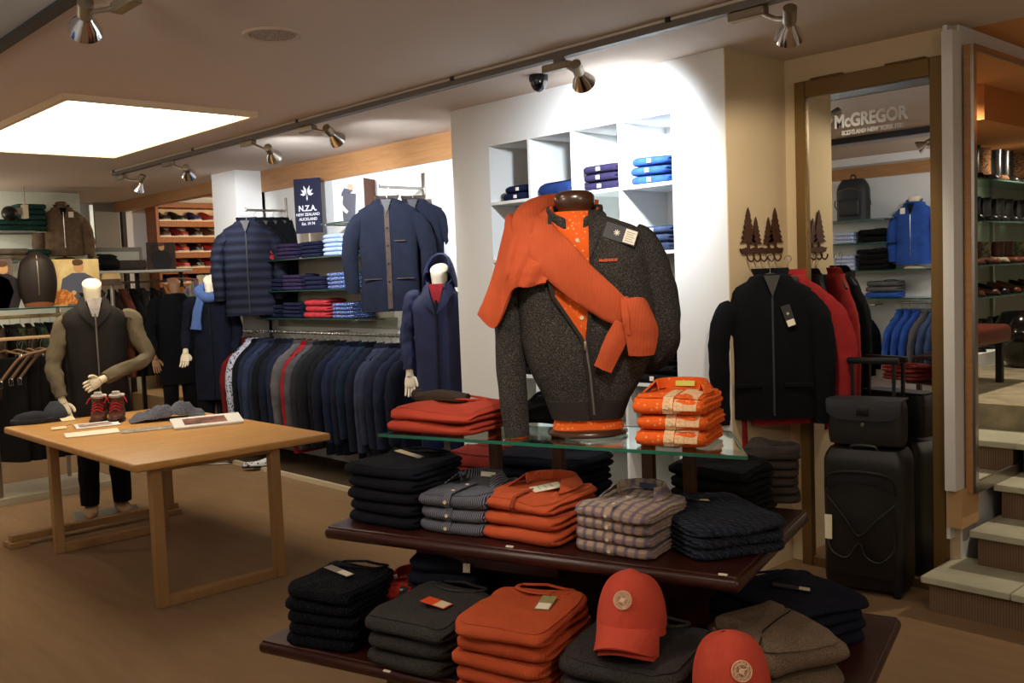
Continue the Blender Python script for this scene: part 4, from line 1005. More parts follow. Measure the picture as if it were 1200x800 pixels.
def pile(kind, x, y, z, n, w, d, h, m, label, cat, group, rz=0, seed=0, neck=True, names=None, droop=.2, detail=False, shade=None):
    """simple pile of n folded garments, front facing local -y"""
    first = None; rnd = random.Random(seed + 5); R_ = Matrix.Rotation(rz, 3, 'Z'); out = []
    for i in range(n):
        loc = V((x, y, z + .001 + i * h)) + R_ @ V((rnd.uniform(-.006, .006), rnd.uniform(-.006, .006), 0)); rot = rz + math.radians(rnd.uniform(-2, 2))
        pos = '' if n == 1 else ', bottom of pile' if i == 0 else (', top of pile' if i == n - 1 else ', ' + ['', 'second', 'third', 'fourth', 'fifth', 'sixth'][i] + ' from bottom')
        if first is None: 
            root = thing({'sweater': 'folded_sweater', 'shirt': 'folded_shirt', 'polo': 'folded_polo_shirt'}[kind], label + pos, cat, loc, rot, group)
            folded_mb(w, d, h * .98, seed, droop * .2, .004, n=36, flat=True).build('body', m, root)
            p = MB().rbox(-.013, .013, -d / 2 - .004, -d / 2 + .003, h * .25, h * .7, .001, 1).build('fold_label', M_paper, root) if detail else None
            first = root; out.append(root)
        else: out.append(dup(first, loc, rot, label + pos, group, scl=(rnd.uniform(.96, 1.03), rnd.uniform(.97, 1), 1)))
    if neck: neckline_mb(w, h * .9, d, r=min(.06, w * .3), rt=.006).build('neckline', m, out[-1])
    return out
RZB = PI                                           # garments on this wall face +y
pile('sweater', -4.72, -.43, 1.81, 2, .30, .26, .07, F_black, 'black sweater under the reflected backpack', 'sweater', 'black sweaters seen in the tall mirror', RZB, 101)
pile('shirt', -5.02, -.43, 1.81, 3, .24, .26, .04, F_lblue, 'blue checked shirt left of the black ones in the mirror', 'shirt', 'blue checked shirts seen in the tall mirror', RZB, 102)
pile('sweater', -4.72, -.43, 1.525, 4, .32, .26, .055, F_black, 'black sweater left of the reflected blue cardigan', 'sweater', 'black sweaters beside the reflected bust', RZB, 103)
pile('shirt', -5.02, -.43, 1.525, 4, .24, .26, .04, F_lblue, 'blue shirt on the reflected second shelf', 'shirt', 'blue shirts on the reflected second shelf', RZB, 104)
pile('sweater', -4.62, -.43, 1.235, 1, .36, .26, .06, F_blue, 'bright blue sweater on the reflected lower shelf', 'sweater', None, RZB, 105, neck=False)
pile('sweater', -4.62, -.43, 1.298, 2, .35, .26, .055, F_grey, 'grey sweater above the bright blue one in the mirror', 'sweater', 'grey sweaters seen in the tall mirror', RZB, 106)
# backpack
bp = thing('backpack', 'black backpack standing high on a shelf, seen in the tall mirror', 'backpack', (-4.95, -.40, 2.056), PI)
rings = []
for k in range(17):
    t = k / 16; e = 1 - .35 * max(0, t - .7) ** 2 / .09; rings.append([(spow(math.cos(2 * PI * j / 32), .6) * .17 * e, spow(math.sin(2 * PI * j / 32), .7) * .10 * e, t * .43) for j in range(32)])
MB().loft(rings).build('body', M_lea2, bp)
MB().rbox(-.12, .12, -.135, -.08, .04, .22, .03, 3).build('front_pocket', M_lea2, bp)
MB().tube([(-.15, -.08, .30), (0, -.115, .33), (.15, -.08, .30)], .006, 8, samples=4).build('zip', M_steel, bp)
MB().tube([(-.03, 0, .42), (-.02, 0, .47), (.02, 0, .47), (.03, 0, .42)], .008, 8, samples=3).build('top_handle', M_black, bp)
for s in (-1, 1): MB().tube([(s * .16, -.02, .10), (s * .20, -.02, .16), (s * .19, -.03, .22)], .006, 8, samples=3).build('side_strap', M_black, bp)
# bust in a bright blue zip cardigan
def small_bust(name, label, loc, rz, m, m_neck, L=.62, hw=.20, th=.19, sleeves=.60, collar_m=None, tag_=True, inner=None, group=None):
    top = L + .10
    root = thing(name, label, 'mannequin', loc, rz, group)
    MB().lathe([(.001, 0), (.10, 0), (.105, .01), (.09, .02), (.02, .03), (.02, .08)], 24, sy=.8).build('base', m_neck, root)
    MB().lathe([(.06, L - .06), (.052, L + .02), (.055, L + .05), (.062, L + .075), (.06, L + .088), (.03, L + .097), (.001, L + .098)], 24, sy=.85).build('neck_block', m_neck, root)
    T = Matrix.Translation((0, 0, L + .10))
    rr = torso_rings(L, hw, th, -.06, 3); b = MB().loft(rr, True, True, True, T).build('cardigan', m, root)
    for s in (-1, 1):
        mb = sleeve_mb(s, hw, sleeves, th, -.06, s + 2, .02); mb.v = [tuple(T @ V(p)) for p in mb.v]; mb.build('sleeve', m, b)
    rows = []
    for lv in range(3):
        row = []
        for i in range(17):
            a = PI * (-.38 + 1.76 * i / 16); r_ = .066 + .008 * lv; row.append((math.cos(a) * r_, math.sin(a) * r_ * .95, L + .03 + lv * .018 - .05 * max(0, -math.sin(a))))
        rows.append(row)
    MB().sheet(rows, .006).build('collar', collar_m or m, b)
    MB().box(-.004, .004, -th / 2 - .010, -th / 2 + .0, .12, L - .02).build('zip', M_chrome, b, sm=False)
    if inner: MB().prism([(-.035, L + .02), (.035, L + .02), (0, L - .10)], .02, Matrix.Translation((0, -th / 2 + .0, 0))).build('shirt_front', inner, b, sm=False)
    if tag_: MB().rbox(.05, .10, -th / 2 - .012, -th / 2 - .009, L - .08, L - .02, .001, 1).build('hang_tag', M_paper, b)
    return root
small_bust('bust_mannequin', 'bust in a bright blue zip cardigan, seen in the tall mirror', (-4.30, -.40, 1.53), PI, F_blue, M_skin, .63, collar_m=F_grey, inner=F_navy2)
# rail with blue shirts below, and red pile
rl = thing('clothes_rail', 'short steel rail of blue shirts seen in the tall mirror', 'clothes rail', (-4.25, -.36, 1.18))
MB().tube([(-.22, 0, 0), (.9, 0, 0)], .011, 10).build('bar', M_steel, rl)
for x in (-.2, .85): MB().tube([(x, 0, 0), (x, -.25, 0)], .008, 8).build('bracket', M_steel, rl)
pr = None
for k, (nm, m) in enumerate([('royal blue', F_blue), ('royal blue', F_blue), ('royal blue', F_blue), ('grey', F_grey), ('slate blue', F_slate), ('slate blue', F_slate), ('red', F_redc), ('slate blue', F_slate)]):
    lb = ['first', 'second', 'third', 'fourth', 'fifth', 'sixth', 'seventh', 'eighth'][k] + ' shirt on the reflected rail, ' + nm
    loc = V((-4.42 + k * .085, -.36, 1.19))
    if pr is None: pr = coat('hanging_shirt', lb, 'shirt', loc, PI / 2 + .25, m, L=.62, hw=.20, th=.06, kind='buttons', group='shirts on the reflected rail', seed=3, sleeves=.56)
    else: dup(pr, loc, PI / 2 + .25, lb, mats={'body': m, 'sleeve': m, 'collar': m, 'button_band': m})
# black jackets left of the rail (they close the view behind the display)
pr = None
for k in range(5):
    lb = ['first', 'second', 'third', 'fourth', 'fifth'][k] + ' black jacket left of the reflected blue shirts'
    loc = V((-5.25 + k * .10, -.36, 1.16))
    if pr is None: pr = coat('hanging_jacket', lb, 'jacket', loc, PI / 2 + .2, F_blk, L=.66, hw=.21, th=.07, kind=None, group='black jackets seen in the tall mirror', seed=12)
    else: dup(pr, loc, PI / 2 + .2, lb)
rl = thing('clothes_rail', 'steel rail of black jackets seen in the tall mirror', 'clothes rail', (-5.05, -.36, 1.16))
MB().tube([(-.35, 0, 0), (.35, 0, 0)], .011, 10).build('bar', M_steel, rl)
for x in (-.3, .3): MB().tube([(x, 0, 0), (x, -.25, 0)], .008, 8).build('bracket', M_steel, rl)
# low dark stand with coral sweaters, behind the suitcase handle in the mirror
ds = thing('low_table', 'low dark wooden stand with coral sweaters, seen in the tall mirror', 'table', (-3.55, .35, 0))
MB().rbox(-.35, .35, -.22, .22, .70, .74, .006, 1).build('tabletop', M_dwood, ds)
for sx in (-1, 1):
    for sy in (-1, 1): MB().box(sx * .31 - .02, sx * .31 + .02, sy * .18 - .02, sy * .18 + .02, 0, .70).build('leg', M_dwood, ds, sm=False)
pile('sweater', -3.55, .35, .74, 3, .34, .28, .05, F_pinkish, 'faded coral sweater on the reflected low stand', 'sweater', 'coral sweaters on the reflected low stand', PI, 120)
# ================================================================ shoe shelves upstairs, seen in the stair mirror
sw_ = thing('shoe_shelf', 'wall of glass shoe shelves reflected in the stair mirror', 'shelf', (-.45, 8.2, .8))
MB().box(.0, .04, -1.3, 1.15, 0, 1.75).build('back_panel', mat('pale_panel', (196, 188, 172), .6), sw_, sm=False)
MB().box(-.34, .0, -1.3, 1.15, 0, .10).build('plinth', M_white, sw_, sm=False)
ZS = (2.2, 1.885, 1.557, 1.315, .90)
for z in ZS[:-1]: MB().box(-.34, 0, -1.3, 1.15, z - .8 - .010, z - .8).build('shelf_board', M_gs, sw_, sm=False)
for y in (-1.3, -.5, .3, 1.1): MB().box(-.03, -.0, y, y + .03, .1, 1.75).build('upright', M_steel, sw_, sm=False)
slab('trim_shoe_bulkhead', -1.2, .35, 6.4, 9.4, 2.48, 2.70, mat('warm_bulkhead', (214, 140, 80), .8))
slab('wall_shoe_side', -.40, -.3, 6.6, 9.4, .8, 2.7, M_white)
def shoe_mb(L=.28, W=.10, H=.10, shaft=0.0, sr=.05):
    mb = MB(); rings = []; n = 24
    for k in range(13):
        t = k / 12; x = -L / 2 + L * t; w = W / 2 * (.78 + .22 * math.sin(PI * min(1, t * 1.15))) * (1 - .85 * max(0, (t - .86) / .14) ** 2) * (1 - .5 * max(0, (.08 - t) / .08))
        h = lerp(H, H * .52, smooth(t * 1.5)) * (1 - .6 * max(0, (t - .88) / .12) ** 2); rings.append([(x, math.cos(2 * PI * j / n) * w, max(0, h / 2 + spow(math.sin(2 * PI * j / n), .7) * h / 2)) for j in range(n)])
    mb.loft(rings)
    if shaft: mb.lathe([(sr * .9, H * .4), (sr, H * .8), (sr * .95, H + shaft * .4), (sr * 1.08, H + shaft), (sr * .8, H + shaft), (sr * .7, H)], 20, Matrix.Translation((-L * .26, 0, 0)), sx=1.15, sy=.85)
    return mb
def shoe(name, label, loc, rz, m, m_sole=None, group=None, cat='shoe', **k):
    r = thing(name, label, cat, loc, rz, group); shoe_mb(**k).build('upper', m, r)
    L, W = k.get('L', .28), k.get('W', .10)
    rings = [[(math.cos(2 * PI * j / 28) * L * .51 * (1 if math.cos(2 * PI * j / 28) > 0 else 1), spow(math.sin(2 * PI * j / 28), .8) * W * (.52 if math.cos(2 * PI * j / 28) > 0 else .44), z) for j in range(28)] for z in (0, .016)]
    MB().loft(rings).build('sole', m_sole or M_black, r); return r
M_sh1 = mat('black_shoe_leather', (22, 20, 20), .25, spec=.6); M_sh2 = mat('brown_shoe_leather', (90, 44, 30), .35, spec=.5); M_fur = fab('brown_fur', (120, 84, 56), 'speck', scale=60, col2=(60, 38, 26), bump=2); M_fur2 = fab('grey_fur', (150, 138, 116), 'speck', scale=50, col2=(92, 80, 62), bump=2)
bt = {}
defs = [(2.2, M_sh1, M_fur, .20, 'tall black fur-topped boot'), (1.885, M_sh1, M_sh1, .10, 'black ankle boot'), (1.557, M_sh2, M_fur2, .08, 'low brown shoe with grey fur cuff'), (1.315, M_sh2, M_sh1, 0, 'brown low shoe'), (.90, M_sh1, M_sh1, .12, 'black boot')]
for si, (z, m, m2_, shf, nm) in enumerate(defs):
    first = None
    for k in range(9):
        lb = nm + ' on the %s reflected shoe shelf, number %d from the stairs' % (['top', 'second', 'third', 'fourth', 'bottom'][si], k + 1)
        lb = nm + ', %s in row, %s shelf in the stair mirror' % (['first', 'second', 'third', 'fourth', 'fifth', 'sixth', 'seventh', 'eighth', 'ninth'][k], ['top', 'second', 'third', 'fourth', 'bottom'][si])
        loc = (-.63, 7.1 + k * .24 + .03 * (k % 2), z + .001)
        if first is None: first = shoe('boot' if shf else 'shoe', lb, loc, PI, m, group='%s seen in the stair mirror' % nm, L=.27, W=.10, H=.10, shaft=shf, sr=.058); 
        else: dup(first, loc, PI + .12 * (k % 3 - 1), lb, mats={'upper': [m, m2_, m][k % 3]})
pt = thing('planter', 'large glossy black round pot on the upper floor, seen in the stair mirror', 'pot', (-1.05, 7.55, .8))
MB().lathe([(.10, 0), (.17, .08), (.21, .20), (.20, .32), (.16, .40), (.15, .41), (.14, .40), (.12, .2), (.001, .15)], 32).build('pot', mat('black_glaze', (16, 14, 14), .12, coat=.6), pt)
bn = thing('bench', 'dark red upholstered bench on the upper floor, seen in the stair mirror', 'bench', (-1.0, 6.2, .8))
MB().rbox(-.28, .28, -.45, .45, .26, .38, .04, 3).build('seat', mat('oxblood_leather', (92, 38, 30), .4), bn)
for sx in (-1, 1):
    for sy in (-1, 1): MB().box(sx * .22 - .02, sx * .22 + .02, sy * .38 - .02, sy * .38 + .02, 0, .27).build('leg', M_black, bn, sm=False)
# ================================================================ folded clothes in the cube wall
F_c1 = fab('navy_cotton', (26, 34, 70)); F_c2 = fab('cobalt_cotton', (34, 56, 110)); F_c3 = fab('aubergine_navy', (42, 36, 66)); F_c4 = fab('azure_cotton', (42, 76, 138)); F_c5 = fab('denim_slate', (62, 74, 104)); F_pale = fab('white_cotton', (222, 216, 212))
def cube_pile(col, row, n, h, m, label, cat, w=.27, seed=0, dx=0, detail=True, kind='polo', yoff=.14):
    x = gx0 + (col + .5) * pitchx + dx; z = rows_z[row + 1]
    return pile(kind, x, YC + yoff, z, n, w, .24, h, m, label, cat, label + 's' if n > 1 else None, 0, seed, neck=False, droop=.6, detail=detail)
cube_pile(0, 0, 2, .045, F_c1, 'navy polo shirt in the top left cube', 'polo shirt', seed=201, dx=.03)
cube_pile(1, 0, 1, .085, F_c2, 'rumpled cobalt sweater in the second top cube', 'sweater', seed=203, w=.29, kind='sweater', detail=False)
cube_pile(2, 0, 3, .048, F_c3, 'aubergine polo shirt in the third top cube', 'polo shirt', seed=205)
cube_pile(3, 0, 3, .050, F_c4, 'azure polo shirt in the top right cube', 'polo shirt', seed=207)
cube_pile(3, 1, 3, .045, F_c5, 'slate polo shirt in the second cube of the right column', 'polo shirt', seed=209)
cube_pile(3, 2, 3, .048, F_c1, 'navy polo shirt in the third cube of the right column', 'polo shirt', seed=211)
cube_pile(3, 3, 5, .055, F_black, 'black polo shirt in the fourth cube of the right column', 'polo shirt', seed=213, w=.31, yoff=.125)
cube_pile(0, 1, 3, .04, F_c5, 'slate polo shirt in the second cube of the left column', 'polo shirt', seed=215, dx=.05)
cube_pile(0, 3, 3, .05, F_black, 'black sweater in the left column behind the sleeve', 'sweater', seed=217, kind='sweater')
cube_pile(2, 4, 2, .05, F_pale, 'white shirt with a maroon label in the low cubes', 'shirt', seed=219, kind='shirt')
cube_pile(1, 4, 3, .05, F_c1, 'navy sweater in the low second cube', 'sweater', seed=221, kind='sweater')
cube_pile(3, 4, 3, .05, F_c1, 'navy sweater in the low right cube', 'sweater', seed=223, kind='sweater')
# ================================================================ back wall between pillar and cube wall
M_gedge = mat('dark_glass_edge', (30, 66, 58), .2)
z1, z2, z3 = 1.835, 1.56, 1.318
for z, nm in ((z1, 'upper'), (z2, 'middle'), (z3, 'lower')): glass_shelf(-8.10, -6.30, YW - .30, YW - .005, z, nm + ' glass shelf over the long clothes rail', 'glass shelves over the long rail')
struct(MB().box(-8.2, -5.9, YW - .012, YW - .002, 1.22, 1.90).build('trim_grey_panel', mat('warm_grey_panel', (150, 146, 136), .6), sm=False))
F_gr = fab('pink_red_polo', (196, 58, 66)); F_ging = fab('light_blue_gingham', (228, 232, 238), 'plaid', scale=22, col2=(96, 142, 206), bump=.1); F_pl = fab('plum_navy', (60, 50, 86)); F_nv = fab('ink_navy', (34, 38, 66)); F_flor = fab('blue_floral', (70, 88, 140), 'dots', scale=60, col2=(214, 218, 230), bump=.1, mix=(.15, .35))
def wpile(px, py, z, n, h, m, label, cat='shirt', w=.30, seed=0, kind='shirt', neck=True):
    p = atY(px, py, YW - .19); pile(kind, p.x, YW - .155, z, n, w, .25, h, m, label, cat, label + ' pile' if n > 1 else None, 0, seed, neck=neck)
wpile(318, 300, z1, 2, .05, F_gr, 'pink-red polo shirt at the left end of the upper glass shelf', seed=231, kind='polo')
wpile(343, 298, z1, 4, .034, F_pl, 'plum navy shirt on the upper glass shelf', seed=232)
wpile(372, 298, z1, 4, .034, F_nv, 'ink navy shirt on the upper glass shelf', seed=233)
wpile(399, 296, z1, 5, .036, F_ging, 'light blue gingham shirt on the upper glass shelf', seed=234)
wpile(424, 296, z1, 5, .036, F_c2, 'cobalt blue shirt at the right end of the upper glass shelf', seed=235)
wpile(327, 341, z2, 3, .036, F_nv, 'ink navy shirt at the left end of the middle glass shelf', seed=236)
wpile(350, 340, z2, 4, .034, F_pl, 'plum navy shirt on the middle glass shelf', seed=237)
wpile(376, 340, z2, 3, .038, F_nv, 'ink navy shirt in the middle of the middle glass shelf', seed=238)
wpile(404, 339, z2, 4, .034, F_flor, 'blue floral shirt on the middle glass shelf', seed=239)
wpile(322, 372, z3, 3, .038, F_nv, 'ink navy shirt at the left end of the lower glass shelf', seed=240)
wpile(350, 372, z3, 4, .034, F_nv, 'ink navy shirt beside the red ones on the lower glass shelf', seed=241)
wpile(378, 371, z3, 3, .052, F_gr, 'red sweater on the lower glass shelf', 'sweater', seed=242, kind='sweater', w=.34)
wpile(410, 371, z3, 4, .032, F_flor, 'blue floral shirt at the right end of the lower glass shelf', seed=243)
# banners and photo stand
p = atY(367, 243, 4.55); w2 = .135
bn = thing('banner', 'navy upright banner with white winged emblem and lettering', 'banner', V((p.x, 4.50, z1)), math.radians(24))
hB = zat((p.x, 4.50), 209) - z1; zB = zat((p.x, 4.50), 273) - z1
MB().rbox(-w2, w2, -.008, .008, zB, hB, .002, 1).build('panel', mat('banner_navy', (30, 34, 60), .6), bn)
MB().box(-.008, .008, -.0, .012, 0, zB + .03).build('stem', M_steel, bn, sm=False); MB().rbox(-.09, .09, -.05, .05, .001, .010, .003, 1).build('foot', M_steel, bn)
hh_ = hB - zB; M_wtxt = mat('white_print', (226, 228, 236), .7)
f = MB()
for s in (-1, 1):
    for a_, l_ in ((22, .085), (52, .075), (84, .070)):
        T = Matrix.Translation((0, -.0095, hB - hh_ * .30)) @ Matrix.Rotation(math.radians(s * a_), 4, 'Y'); f.prism([(0, .01), (.012, l_ * .55), (0, l_), (-.012, l_ * .55)], .002, T)
f.prism([(0, 0), (.008, -.04), (0, -.06), (-.008, -.04)], .002, Matrix.Translation((0, -.0095, hB - hh_ * .28))); f.build('emblem', M_wtxt, bn, sm=False)
text('N.Z.A.', .068, M_wtxt, bn, (0, -.0095, hB - hh_ * .55), bold=.002)
for k, t_ in enumerate(('NEW ZEALAND', 'AUCKLAND', 'Est. 19 74')): text(t_, .034, M_wtxt, bn, (0, -.0095, hB - hh_ * (.66 + .085 * k)), bold=.0008)
p = atY(423, 235, 4.52)
ps = thing('photo_stand', 'tent-fold photo display of a man in a dark vest outdoors', 'photo display', V((p.x - .02, 4.46, zat((p.x, 4.46), 258))), math.radians(28))
hP = zat((p.x, 4.46), 209) - ps.location.z
MB().rbox(-.18, .10, -.004, .0, 0, hP, .001, 1).build('photo', mat('photo_sky', (206, 212, 216), .5, pattern='marble', scale=9, col2=(140, 150, 156)), ps)
MB().box(.10, .105, -.004, .20, 0, hP).build('side_fold', mat('brown_board', (96, 60, 40), .6), ps, sm=False)
ph = MB().tube([(-.04, -.008, .0), (-.04, -.008, .12), (-.035, -.008, .22), (-.03, -.008, hP * .66)], [.055, .062, .066, .03], 14, flat=.06, up=(0, 1, 0), samples=3).build('printed_vest', mat('print_dark', (62, 60, 70), .6), ps)
MB().lathe([(.001, 0), (.024, .012), (.028, .034), (.020, .056), (.001, .062)], 14, Matrix.Translation((-.02, -.007, hP * .70)), sy=.08).build('printed_face', mat('print_skin', (186, 132, 106), .6), ps)
MB().tube([(-.10, -.010, hP * .60), (-.11, -.010, hP * .38), (-.05, -.011, hP * .20)], [.018, .02, .014], 10, flat=.1, up=(0, 1, 0), samples=3).build('printed_arm', mat('print_shirt', (172, 160, 158), .6), ps)
glass_shelf(-6.95, -6.30, YW - .28, YW - .01, ps.location.z - .001, 'short glass ledge under the tent-fold photo')
# face-out arms on the wall
def arm(px, py, label, L=.40):
    p = atY(px, py, YW); r = thing('faceout_rail', label, 'hanging rail', p)
    MB().rbox(-.012, .012, -L, 0, -.010, .010, .003, 1).build('bar', M_steel, r); MB().rbox(-.018, .018, -.012, 0, -.16, .12, .003, 1).build('upright', M_steel, r)
    MB().tube([(0, -L, 0), (0, -L - .004, .022)], .006, 8).build('end_stop', M_steel, r); return p
pa = arm(336, 247, 'steel face-out arm holding the quilted jackets', .42); pb_ = arm(497, 221, 'steel face-out arm holding the navy blazers', .42)
F_bl = fab('navy_wool_blazer', (35, 39, 54), col2=(29, 33, 46)); F_piping = fab('brown_trim', (92, 78, 70)); F_quilt = fab('quilted_navy', (30, 34, 52), 'quilt', scale=3.9, col2=(19, 21, 34), bump=3, spec=.2, rough=.75); F_bjk = fab('black_jacket', (22, 23, 28))
M_silver = mat('dark_button', (30, 32, 44), .3)
bz = face_cam((pb_.x, 4.35, 1.8), -6)
coat('hanging_blazer', 'navy blazer hanging behind the buttoned one on the wall arm', 'blazer', V((pb_.x + .06, YW - .16, pb_.z + .012)), bz, F_bl, L=.80, hw=.245, th=.10, kind='buttons', seed=31, sleeves=.66, m_col=F_piping, out=.035)
o = coat('hanging_blazer', 'navy buttoned blazer with brown collar trim facing the shop', 'blazer', V((pb_.x - .0, YW - .36, pb_.z + .012)), bz, F_bl, L=.84, hw=.245, th=.12, kind='buttons', seed=33, sleeves=.70, m_col=F_piping, out=.035)
MB().rbox(.05, .13, -.072, -.066, -.42, -.412, .001, 1).build('breast_welt', F_piping, o)
for s in (-1, 1): MB().rbox(s * .12 - .065, s * .12 + .065, -.070, -.060, -.70, -.692, .001, 1).build('pocket_welt', F_piping, o)
qz = face_cam((pa.x, 4.2, 1.8), -10); q0 = None
for k in range(5):
    loc = V((pa.x + .02 - .02 * k, YW - .06 - .085 * k, pa.z + .012))
    lb = ['rearmost', 'fourth', 'third', 'second'][min(k, 3)] + ' black jacket behind the quilted one on the arm'
    if k == 4: coat('quilted_jacket', 'navy quilted puffer jacket hanging front-most on the left wall arm', 'jacket', loc + V((.03, -.0, 0)), qz, F_quilt, L=.86, hw=.235, th=.14, kind='zip', seed=35, sleeves=.72, puff=.007, out=.03)
    elif q0 is None: q0 = coat('hanging_jacket', lb, 'jacket', loc, qz, F_bjk, L=.80, hw=.23, th=.09, kind='zip', seed=36, group='black jackets behind the quilted one')
    else: dup(q0, loc, qz + .03 * k, lb)
# ---------------------------------------------------------------- long rail
ra, rb_ = atY(277, 386, 4.36), atY(496, 391, 4.36); zr = 1.195
rl = thing('clothes_rail', 'long perforated steel rail crowded with jackets below the glass shelves', 'clothes rail', (0, 4.36, zr))
MB().tube([(ra.x, 0, 0), (rb_.x, 0, 0)], .013, 12).build('bar', M_steel, rl)
for x in (ra.x + .05, (ra.x + rb_.x) / 2, rb_.x - .05): MB().rbox(x - .01, x + .01, 0, .31, -.012, .012, .002, 1).build('bracket', M_steel, rl)
x = ra.x + .03; q_ = None
while x < rb_.x:
    if q_ is None: q_ = MB().lathe([(.0125, -.006), (.016, -.006), (.016, .006), (.0125, .006)], 12, Matrix.Rotation(PI / 2, 4, 'Y')).build('collar_ring', M_chrome, rl); q_.location.x = x
    else: c_ = q_.copy(); C.objects.link(c_); c_.location.x = x
    x += .055
cols = [('black-green', (26, 30, 28)), ('red-lined black', (120, 34, 34)), ('floral white and navy', None), ('black', (20, 22, 28)), ('navy', (38, 46, 70)), ('steel navy', (48, 58, 84)), ('navy', (34, 40, 60)), ('black', (20, 22, 28)), ('midnight', (26, 30, 46)), ('navy', (34, 44, 72)), ('grey', (96, 92, 92)), ('red', (150, 34, 40)), ('grey melange', (78, 76, 80)), ('charcoal', (42, 42, 46)), ('pink-hooded black', (28, 28, 32)), ('black', (22, 23, 27)), ('midnight', (26, 30, 42)), ('navy', (30, 38, 62)), ('deep navy', (28, 34, 52)), ('petrol navy', (30, 42, 60)), ('midnight', (26, 31, 46)), ('slate', (56, 62, 84)), ('slate', (52, 58, 78)), ('ink', (32, 36, 54)), ('navy', (36, 42, 62)), ('midnight', (30, 34, 50))]
pr = {}; n = len(cols); rng = random.Random(5)
ordn = ['first', 'second', 'third', 'fourth', 'fifth', 'sixth', 'seventh', 'eighth', 'ninth', 'tenth', 'eleventh', 'twelfth', 'thirteenth', 'fourteenth', 'fifteenth', 'sixteenth', 'seventeenth', 'eighteenth', 'nineteenth', 'twentieth', 'twenty-first', 'twenty-second', 'twenty-third', 'twenty-fourth', 'twenty-fifth', 'twenty-sixth']
for k, (nm, c) in enumerate(cols):
    m = F_flor2 if False else (fab('floral_white_navy', (186, 190, 208), 'dots', scale=50, col2=(40, 44, 74), bump=.1, mix=(.3, .45)) if c is None else fab('rail_' + nm.replace(' ', '_') + str(c[0]), c))
    x = ra.x + .12 + (rb_.x - ra.x - .2) * k / (n - 1); v = k % 3; rz = PI / 2 + math.radians(rng.uniform(-4, 10)) ; loc = V((x, 4.36, zr + .014))
    lb = nm + ' jacket on the long rail, ' + ordn[k] + ' from the left'
    if v not in pr: pr[v] = coat('hanging_jacket', lb, 'jacket', loc, rz + PI, m, L=(.84, .82, .88)[v], hw=.235, th=(.105, .09, .115)[v], kind=None, group='jackets crowding the long rail', seed=50 + v, sleeves=(.74, .72, .76)[v], out=.02)
    else: dup(pr[v], loc, rz + PI, lb, mats={'body': m, 'sleeve': m, 'collar': m}, scl=(1, 1, rng.uniform(.95, 1.06)))
# pair of patterned shoes and white cloth on the plinth under the rail
p = atZ(297, 548, .03)
shoe('shoe', 'black and white patterned shoe on the plinth edge under the rail', V((p.x, p.y + .05, .031)), -2.2, fab('bw_pattern', (206, 206, 206), 'dots', scale=40, col2=(24, 24, 28), mix=(.3, .4)), None, None, L=.28, W=.10, H=.09)
# ---------------------------------------------------------------- full figures -------------------------------------------------
def hand_mb(M, s=1.0, curl=.35, mirror=1):
    """palm plus four bent fingers and a thumb; local -z points to the fingertips"""
    mb = MB(); mb.tube([(0, 0, .03), (0, 0, .0), (0, 0, -.035), (0, 0, -.075), (0, 0, -.088)], [.025, .028, .038, .040, .034], 14, flat=.42, up=(0, 1, 0), samples=3, M=M)
    for k, (x, L_) in enumerate(((-.030, .066), (-.010, .076), (.010, .072), (.029, .056))):
        c = curl * (1 + .1 * k); a = V((x, 0, -.080)); p = [a, a + V((x * .06, -.004, -L_ * .42)), a + V((x * .09, -.004 - L_ * .25 * c, -L_ * .74)), a + V((x * .1, -.004 - L_ * .62 * c, -L_ * .98))]
        mb.tube(p, [.0095, .0088, .0080, .0062], 9, samples=3, M=M)
    mb.tube([(-.030 * mirror, 0, -.020), (-.050 * mirror, -.008, -.045), (-.058 * mirror, -.018, -.070), (-.056 * mirror, -.026, -.088)], [.013, .0125, .0105, .0075], 9, samples=3, M=M)
    if s != 1: pass
    return mb
def orient(p, d, up=(0, -1, 0)):
    """matrix whose -z axis follows d"""
    z = -V(d).normalized(); y = V(up) * -1; y = (y - z * y.dot(z)).normalized(); x = y.cross(z)
    return Matrix.Translation(p) @ Matrix((x, y, z)).transposed().to_4x4()
